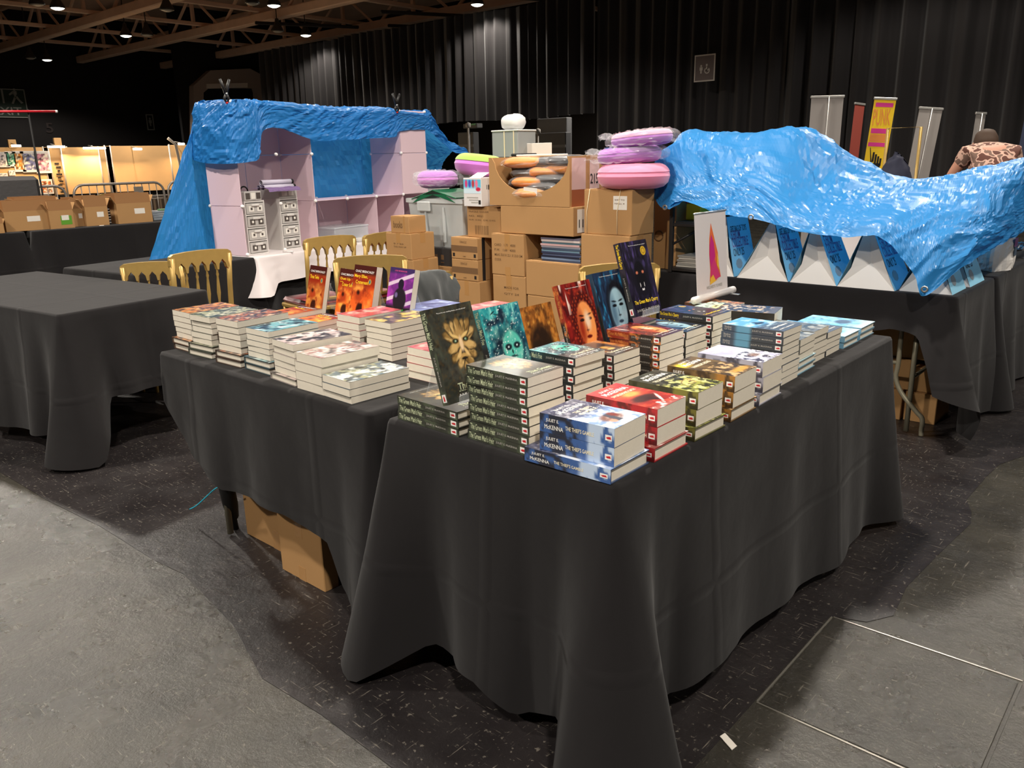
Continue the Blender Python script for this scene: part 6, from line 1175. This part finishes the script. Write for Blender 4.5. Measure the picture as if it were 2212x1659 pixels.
for k, (x0, x1, y0, y1, c) in enumerate(((-8, 17, 328, 362, (206, 190, 196)), (14, 33, 327, 360, (70, 150, 120)), (33, 50, 326, 372, (196, 120, 40)), (50, 76, 326, 373, (110, 110, 150)), (80, 105, 326, 375, (190, 120, 140)), (88, 112, 387, 420, (190, 100, 50)), (-5, 16, 374, 382, (210, 200, 200)), (20, 32, 368, 380, (220, 214, 206)))):
    a, b = atx(x0, y1, XA + .06), atx(x1, y0, XA + .06); w, h = b[1] - a[1], b[2] - a[2]
    t = thing('framed_picture', ['pale pink', 'green', 'amber', 'blue-violet', 'magenta landscape', 'low orange', 'small white', 'small pale'][k] + ' framed picture on the left art panel', 'picture', (XA + .035, a[1], a[2]), 0, 'framed pictures'); link('frame', MB().cbox(0, .03, 0, w, 0, h, .008), mat('frame_%d' % (k % 2), srgb(*((206, 200, 196), (90, 70, 60))[k in (2, 3)]), .5), t)
    U, V = np.meshgrid(np.linspace(0, 1, 14), np.linspace(0, 1, 16), indexing='ij'); ar = Art(U, V, c); ar.noise(7, .45, .65, (230, 220, 200), seed=k); ar.noise(9, .5, .7, tuple(int(v * .4) for v in c), seed=k + 5)
    link('image', MB().grid(np.stack([np.full_like(U, .032), .12 * w + U * w * .76, .12 * h + V * h * .76], -1), lin(ar.im)), vmat('picture_print', .5), t)
M_strip = mat('strip_lamp_tube', (1, .86, .6), .5, emit=14)
for k, (x0, x1, y, lb, en) in enumerate(((103, 140, 317, 'glowing strip lamp above the script panel', 110), (180, 228, 320, 'glowing strip lamp above the narrow panel', 130), (385, 398, 311, 'small clip lamp at the tarpaulin edge', 60), (288, 306, 322, 'faint clip lamp on the middle panel', 40), (25, 45, 315, 'clip lamp above the framed pictures', 70))):
    a, b = atx(x0, y, XA + .5), atx(x1, y, XA + .5); t = thing('strip_lamp', lb, 'lamp', (XA + .5, a[1], a[2]), 0, 'strip lamps of the art show')
    link('tube', sm(MB().tube([(0, 0, 0), (0, b[1] - a[1], 0)], .035, 8), 'tube'), M_strip, t); link('arm', sm(MB().tube([(0, (b[1] - a[1]) / 2, .03), (-.5, (b[1] - a[1]) / 2, .1)], .015, 6), 'arm'), M_tube2, t)
    l = bpy.data.lights.new('strip_light', 'AREA'); l.shape = 'RECTANGLE'; l.size = .12; l.size_y = b[1] - a[1]; l.energy = en; l.color = (1, .74, .44); lo = bpy.data.objects.new('strip_light', l); COL.objects.link(lo); lo.parent = t; lo.location = (.0, (b[1] - a[1]) / 2, -.05); lo.rotation_euler = (0, R(-40), 0)
p = atx(371, 315, -27); t = thing('lamp_post', 'bent pale lamp post between two wooden panels', 'post', (-27, p[1] + .2, 0)); link('pole', sm(MB().tube([(0, .12, 0), (0, .0, 1.5), (0, -.06, 2.1), (0, -.3, 2.3)], .05, 8), 'pole'), M_tube2, t)
for px, py, lb in ((27, 309, 'first wooden block on the panel top'), (125, 305, 'tall wooden block on the panel top')): p = atx(px, py + 8, XA); tag(link('wooden_block', MB().cbox(-.05, .05, -.12, .12, 0, .28, .01), M_peg, None, (XA + .0, p[1], p[2] - .05)), lb, 'block')
# thin stand with a red cross bar, covered loudspeaker
Xs = -12.4; top = atx(60, 236, Xs); bot = atx(92, 420, Xs); t = thing('red_bar_stand', 'thin black stand carrying a bright red cross bar', 'stand', (Xs, bot[1], 0))
link('pole', sm(MB().tube([(0, 0, 0), (0, 0, .8), (0, top[1] - bot[1], top[2])], .014, 8), 'pole'), M_black, t); a, b = atx(-30, 241, Xs), atx(118, 241, Xs); link('cross_bar', sm(MB().tube([(.02, a[1] - bot[1], a[2]), (.02, b[1] - bot[1], b[2])], .017, 8), 'cross_bar'), mat('red_tube', srgb(206, 30, 44), .4), t)
link('bar_tip', sm(MB().tube([(.02, b[1] - bot[1], b[2]), (.02, b[1] - bot[1] + .03, b[2])], .02, 8), 'bar_tip'), M_joint, t); link('foot', sm(MB().tube([(-.3, 0, .01), (0, 0, .12), (.3, 0, .01)], .012, 6).tube([(0, -.3, .01), (0, 0, .12), (0, .3, .01)], .012, 6), 'foot'), M_black, t)
a, b = atx(-60, 424, -11.6), atx(84, 380, -11.6); t = thing('covered_case', 'grey-black covered case behind the far table at the left', 'case', (-11.6, b[1], 0)); link('cover', MB().cbox(-.6, 0, a[1] - b[1], 0, .02, b[2], .05), mat('case_cover', srgb(62, 60, 60), .8, bump=(20, .3, .01)), t); link('foot', MB().box(-.5, -.4, -.2, -.1, 0, .02).box(-.2, -.1, -.2, -.1, 0, .02), M_black, t)
c8 = dup(ch, label='gold chair behind the middle barrier'); chair_at(c8, -15.2, 5.35, -90)
for k, (px, X_) in enumerate(((200, -18), (285, -20), (345, -22))):
    p = atx(px, 420, X_); t = thing('cage_trolley', ['left', 'middle', 'right'][k] + ' dark stack of stored frames behind the barriers', 'frames', (X_, p[1], 0), 0, 'stored frames'); link('body', MB().cbox(0, .5, -.7, .7, 0, .62, .02), mat('dark_frames', srgb(70, 56, 44), .8), t)
    for j in range(9): link('slat', MB().box(.5, .52, -.65 + j * .155, -.6 + j * .155, .05, .6), mat('frame_slats', srgb(128, 106, 84), .7), t)

# ---------------------------------------------------------------- behind the raised drape
M_g = mat('kiosk_grey', srgb(126, 126, 128), .6)
for px0, px1, py0, py1, Y, lb, c in ((1160, 1224, 253, 320, 21, 'pale grey panel in the gap under the raised drape', (120, 120, 122)), (1088, 1222, 285, 332, 20.5, 'grey slatted counter under the raised drape', (92, 92, 94)), (1000, 1030, 266, 278, 20, 'grey lighting box with a green strip under the drape', (110, 110, 110)), (990, 1022, 285, 332, 20.5, 'small grey kiosk left under the drape', (96, 96, 98))):
    a, b = aty(px0, py1, Y), aty(px1, py0, Y); z0 = 0 if py1 > 300 else a[2]; t = thing('grey_kiosk', lb, 'kiosk', (a[0], Y, 0), 0, 'equipment behind the drape'); link('body', MB().cbox(0, b[0] - a[0], 0, .3, z0, b[2], .02), mat('kiosk_%d' % px0, srgb(*c), .6), t)
    if z0 > 0: link('strip', MB().box((b[0] - a[0]) * .3, (b[0] - a[0]) * .9, -.02, 0, b[2] - .06, b[2] - .01), mat('green_strip', srgb(110, 200, 140), .5), t); link('leg', MB().box(.1, .16, .1, .2, 0, z0), M_g, t)
    else:
        for j in range(4): link('slat', MB().box(0, b[0] - a[0], -.02, 0, b[2] * (.3 + .16 * j), b[2] * (.34 + .16 * j)), M_g, t)
for k, (px, py) in enumerate(((1012, 290), (1162, 305))):
    p = aty(px, py, 19.4); t = thing('lamp_stand', ['left', 'right'][k] + ' thin white stand under the raised drape', 'stand', (p[0], 19.4, 0), 0, 'equipment behind the drape'); link('pole', sm(MB().tube([(0, 0, 0), (0, 0, p[2] + .25)], .03, 6), 'pole'), M_swhite, t); link('head', sm(MB().lathe([(.001, -.1), (.09, -.06), (.09, .06), (.001, .1)], 10, (0, 0, p[2] + .3)), 'head'), M_swhite, t)

# ---------------------------------------------------------------- roll-up banners at the right
M_bgrey = mat('banner_back_grey', srgb(150, 144, 140), .7); M_rail = mat('banner_rail', srgb(180, 178, 174), .35, .5)
def rollup(lab, px0, px1, pyt, Y, rz, m, lean=0, py1=None, edge=True):
    a, b = aty(px0, pyt, Y), aty(px1, py1 if py1 else pyt, Y); w = (b[0] - a[0]) / max(.12, math.cos(R(rz))); h = (a[2] + b[2]) / 2
    t = thing('roll_up_banner', lab, 'banner', (a[0], Y, 0), R(rz), 'roll-up banners'); lm = Matrix.Rotation(R(lean), 4, 'Y')
    link('sheet', MB().box(0, w, -.002, .002, .06, h, M=lm), m, t); link('top_rail', MB().cbox(-.01, w + .01, -.012, .012, h - .015, h + .015, .004, M=lm), M_rail, t); link('base', MB().cbox(-.02, w + .02, -.09, .09, 0, .07, .02), M_rail, t)
    if edge: link('pole', sm(MB().tube([tuple(lm @ Vector((w * .53, -.02, .05))), tuple(lm @ Vector((w * .53, -.02, h)))], .008, 6), 'pole'), M_rail, t)
    return t, w, h, lm
rollup('grey back of a wide roll-up banner behind the tarpaulin', 1753, 1806, 208, 9.6, 40, M_bgrey)
rollup('narrow red roll-up banner seen almost edge on', 1838, 1846, 222, 11.0, 78, mat('banner_red', srgb(150, 70, 60), .6), 3, edge=False)
t, w, h, lm = rollup('yellow roll-up banner with pink lettering and a black fist', 1864, 1904, 213, 10.2, 30, mat('banner_yellow', srgb(236, 196, 30), .6), 4, 209, edge=False)
M_pk = mat('banner_pink', srgb(214, 50, 140), .6); M_or = mat('banner_orange', srgb(226, 140, 60), .6)
for (u0, u1, v0, v1, m_) in ((.1, .9, .95, .975, M_pk), (.08, .8, .79, .82, M_pk), (.05, .95, .71, .735, M_pk), (.08, .9, .74, .785, M_or)): link('paint_stroke', MB().box(u0 * w, u1 * w, -.004, -.0022, v0 * h, v1 * h, M=lm), m_, t)
o = write('lettering', 'PUNK', M_or, t, tuple(lm @ Vector((.1 * w, -.003, .835 * h))), (1, 0, 0), (0, 0, 1), .8 * w, .1 * h)
fi = MB()
for k in range(4): fi.box((.34 + .12 * k) * w, (.43 + .12 * k) * w, -.004, -.0022, (.615 - .008 * k) * h, (.675 - .012 * k) * h, M=lm)
fi.box(.3 * w, .76 * w, -.004, -.0022, .57 * h, .608 * h, M=lm).box(.38 * w, .66 * w, -.004, -.0022, .47 * h, .568 * h, M=lm).add([tuple(lm @ Vector((u * w, -.003, v * h))) for u, v in ((.2, .7), (.16, .705), (.36, .56), (.42, .57))], [(0, 1, 2, 3)]); link('fist_emblem', fi, M_black, t)
rollup('tall pale grey roll-up banner leaning right', 1958, 2000, 231, 10.8, 35, M_bgrey, 5); rollup('thin pale grey roll-up banner left of the person', 2100, 2116, 244, 11.2, 55, M_bgrey, 2); rollup('blue-grey roll-up banner at the right picture edge', 2200, 2232, 212, 9.4, 30, mat('banner_slate', srgb(52, 60, 84), .6), 3, edge=False)
# gold garment rail and far goods
a, b = aty(1918, 277, 9.2), aty(1966, 279, 9.2); t = thing('gold_rail', 'gold garment rail in front of the yellow banner', 'rail', (a[0], 9.2, 0)); w = b[0] - a[0] + .12; link('tube', sm(MB().tube([(0, 0, .012), (.0, 0, a[2]), (w, 0, a[2]), (w, 0, .012)], .018, 8), 'tube'), M_gold, t); link('foot', MB().cbox(-.02, .02, -.25, .25, 0, .025, .005).cbox(w - .02, w + .02, -.25, .25, 0, .025, .005), M_gold, t)
table('folding_table', 'far white-covered table right of the tarpaulin dip', -2.6, -.9, 7.9, 8.7, group='far tables'); cloth('white cloth on the far table behind the tarpaulin', -2.605, -.895, 7.897, 8.703, TZ - .0006, dict(front=[(0, .05)], right=[(0, .05)], back=[(0, .05)], left=[(0, .05)]), seed=61, m=M_white, step=.05)
for k, (px, py, c, lb) in enumerate(((1985, 345, (196, 80, 60), 'red'), (2010, 340, (90, 70, 50), 'brown'), (1970, 350, (220, 214, 206), 'white'), (2050, 348, (190, 160, 80), 'mustard'), (2030, 352, (70, 110, 140), 'blue'), (2085, 345, (210, 200, 190), 'cream'))):
    p = at(px, py + 20, TZ + .05); t = thing('craft_item', lb + ' folded craft item on the far white table', 'craft', (max(-2.5, min(-1.0, p[0])), 8.0 + .1 * (k % 3), TZ), R(20 * k), 'craft items on the far table'); link('body', MB().cbox(-.09, .09, -.06, .06, 0, .09 + .05 * (k % 2), .02), mat('craft_%d' % k, srgb(*c), .7), t); link('band', MB().cbox(-.093, .093, -.063, .063, .03, .045, .004), M_lab, t)
for k, (px, Y) in enumerate(((2012, 8.98), (2088, 9.15))):
    p = aty(px, 350, Y); o = chair_at(dup(ch, label=['gold chair far behind the tarpaulin dip, left', 'gold chair far behind the tarpaulin dip, right'][k]), p[0], Y, 170)
M_wch = mat('white_chair_paint', srgb(206, 202, 198), .5); p = aty(2048, 348, 7.3); wc = dup(ch, label='white-painted chair in front of the far white table'); chair_at(wc, p[0], 7.3, 175)
for c_ in wc.children:
    if c_.data.materials[0] == M_gold: c_.data = c_.data.copy(); c_.data.materials[0] = M_wch
t = thing('hooded_coat', 'dark navy coat draped on a stand by the gold rail', 'coat', (aty(1935, 350, 7.45)[0], 7.45, 0)); mb, _ = tarp([[(.05 * k * math.cos(a) * s_, .05 * k * math.sin(a) * s_, z) for a in np.linspace(0, 2 * math.pi, 11)] for k, z, s_ in ((4.5, .02, 1), (4, .5, 1), (4, .9, 1), (3, 1.2, 1), (1.4, 1.34, 1), (.2, 1.4, 1))], 24, 36, .03, .01, 71); link('coat', sm(mb, 'coat'), mat('navy_cloth', srgb(40, 42, 60), .8), t)

# ---------------------------------------------------------------- person bending over the far table
M_skin = mat('skin', srgb(196, 142, 118), .6); M_hair = mat('brown_hair', srgb(74, 56, 44), .7); M_trous = mat('dark_trousers', srgb(34, 34, 44), .8)
M_shirt = mat('camouflage_shirt', srgb(176, 136, 122), .85); nt = M_shirt.node_tree; tc = nt.nodes.new('ShaderNodeTexCoord'); nz = nt.nodes.new('ShaderNodeTexNoise'); nz.inputs['Scale'].default_value = 14; nz.inputs['Detail'].default_value = 1.5; rp = nt.nodes.new('ShaderNodeValToRGB'); rp.color_ramp.interpolation = 'CONSTANT'
e = rp.color_ramp.elements; e[0].color = (*srgb(96, 60, 50), 1); e[1].position = .46; e[1].color = (*srgb(206, 168, 150), 1); x_ = e.new(.56); x_.color = (*srgb(122, 96, 84), 1); nt.links.new(tc.outputs['Object'], nz.inputs['Vector']); nt.links.new(nz.outputs['Fac'], rp.inputs[0]); nt.links.new(rp.outputs[0], nt.nodes['Principled BSDF'].inputs['Base Color'])
def skin(name, V_, E_, rad, m, parent, root=0, sub=2):
    me = bpy.data.meshes.new(name); me.from_pydata(V_, E_, []); o = link(name, me, m, parent); md = o.modifiers.new('skin', 'SKIN'); md.use_smooth_shade = True
    for i, r_ in enumerate(rad): d = me.skin_vertices[0].data[i]; d.radius = r_ if hasattr(r_, '__len__') else (r_, r_); d.use_root = i == root
    sb = o.modifiers.new('sub', 'SUBSURF'); sb.levels = sub; sb.render_levels = sub; return o
pp_ = aty(2150, 330, 6.95)
pe = thing('person', 'person in a camouflage shirt bending forward behind the tarpaulin', 'person', (pp_[0] + .05, 6.95, 0), R(28))
V_ = [(0, 0, .94), (0, .06, 1.08), (0, .19, 1.26), (0, .33, 1.39), (0, .42, 1.415), (0, .48, 1.43), (0, .54, 1.46)]
rd = [(.15, .11), (.15, .11), (.165, .12), (.15, .1), .06, (.085, .1), (.075, .085)]; E_ = [(i, i + 1) for i in range(6)]
def chain(start, pts, rs):
    k = start
    for p_, r_ in zip(pts, rs): V_.append(p_); rd.append(r_); E_.append((k, len(V_) - 1)); k = len(V_) - 1
    return k
for s_ in (-1, 1):
    chain(0, [(s_ * .1, 0, .86), (s_ * .11, .03, .5), (s_ * .11, -.02, .1), (s_ * .11, .05, .04), (s_ * .11, .17, .035)], [(.085, .09), .06, .042, .04, .035])
    hd = chain(3, [(s_ * .19, .32, 1.38), (s_ * .29, .38, 1.17), (s_ * .27, .56, 1.02), (s_ * .26, .62, .99)], [.062, .045, .034, (.042, .02)])
    for f_ in range(4): chain(hd, [(s_ * .26 + (f_ - 1.5) * .02, .69, .975), (s_ * .26 + (f_ - 1.5) * .022, .725 - .006 * abs(f_ - 1.5), .955)], [.0095, .008])
    chain(hd, [(s_ * .26 - s_ * .045, .64, .975), (s_ * .26 - s_ * .055, .675, .965)], [.011, .009])
skin('body', V_, E_, rd, M_skin, pe)
skin('shirt', [(0, -.01, .96), (0, .06, 1.08), (0, .19, 1.26), (0, .33, 1.395), (0, .4, 1.425)] + [q_ for s_ in (-1, 1) for q_ in ((s_ * .19, .32, 1.38), (s_ * .25, .355, 1.25))], [(0, 1), (1, 2), (2, 3), (3, 4), (3, 5), (5, 6), (3, 7), (7, 8)], [(.175, .14), (.18, .14), (.195, .15), (.18, .13), .1, .085, .075, .085, .075], M_shirt, pe)
skin('trousers', [(0, -.01, .95), (0, -.01, .9)] + [q_ for s_ in (-1, 1) for q_ in ((s_ * .1, 0, .84), (s_ * .11, .03, .5), (s_ * .11, -.02, .1))], [(0, 1), (1, 2), (2, 3), (3, 4), (1, 5), (5, 6), (6, 7)], [(.165, .13), (.165, .13), .1, .08, .06, .1, .08, .06], M_trous, pe)
link('hair', sm(MB().lathe([(.001, .115), (.05, .108), (.085, .08), (.1, .03), (.098, -.02), (.085, -.05), (.06, -.07), (.001, -.075)], 18, M=Matrix.Translation((0, .47, 1.48)) @ Matrix.Rotation(R(-35), 4, 'X')), 'hair'), M_hair, pe)
for s_ in (-1, 1): link('ear', sm(MB().lathe([(.001, -.012), (.014, -.006), (.017, 0), (.001, .006)], 10, M=Matrix.Translation((s_ * .1, .5, 1.46)) @ Matrix.Rotation(R(90 * s_), 4, 'Y')), 'ear'), M_skin, pe)
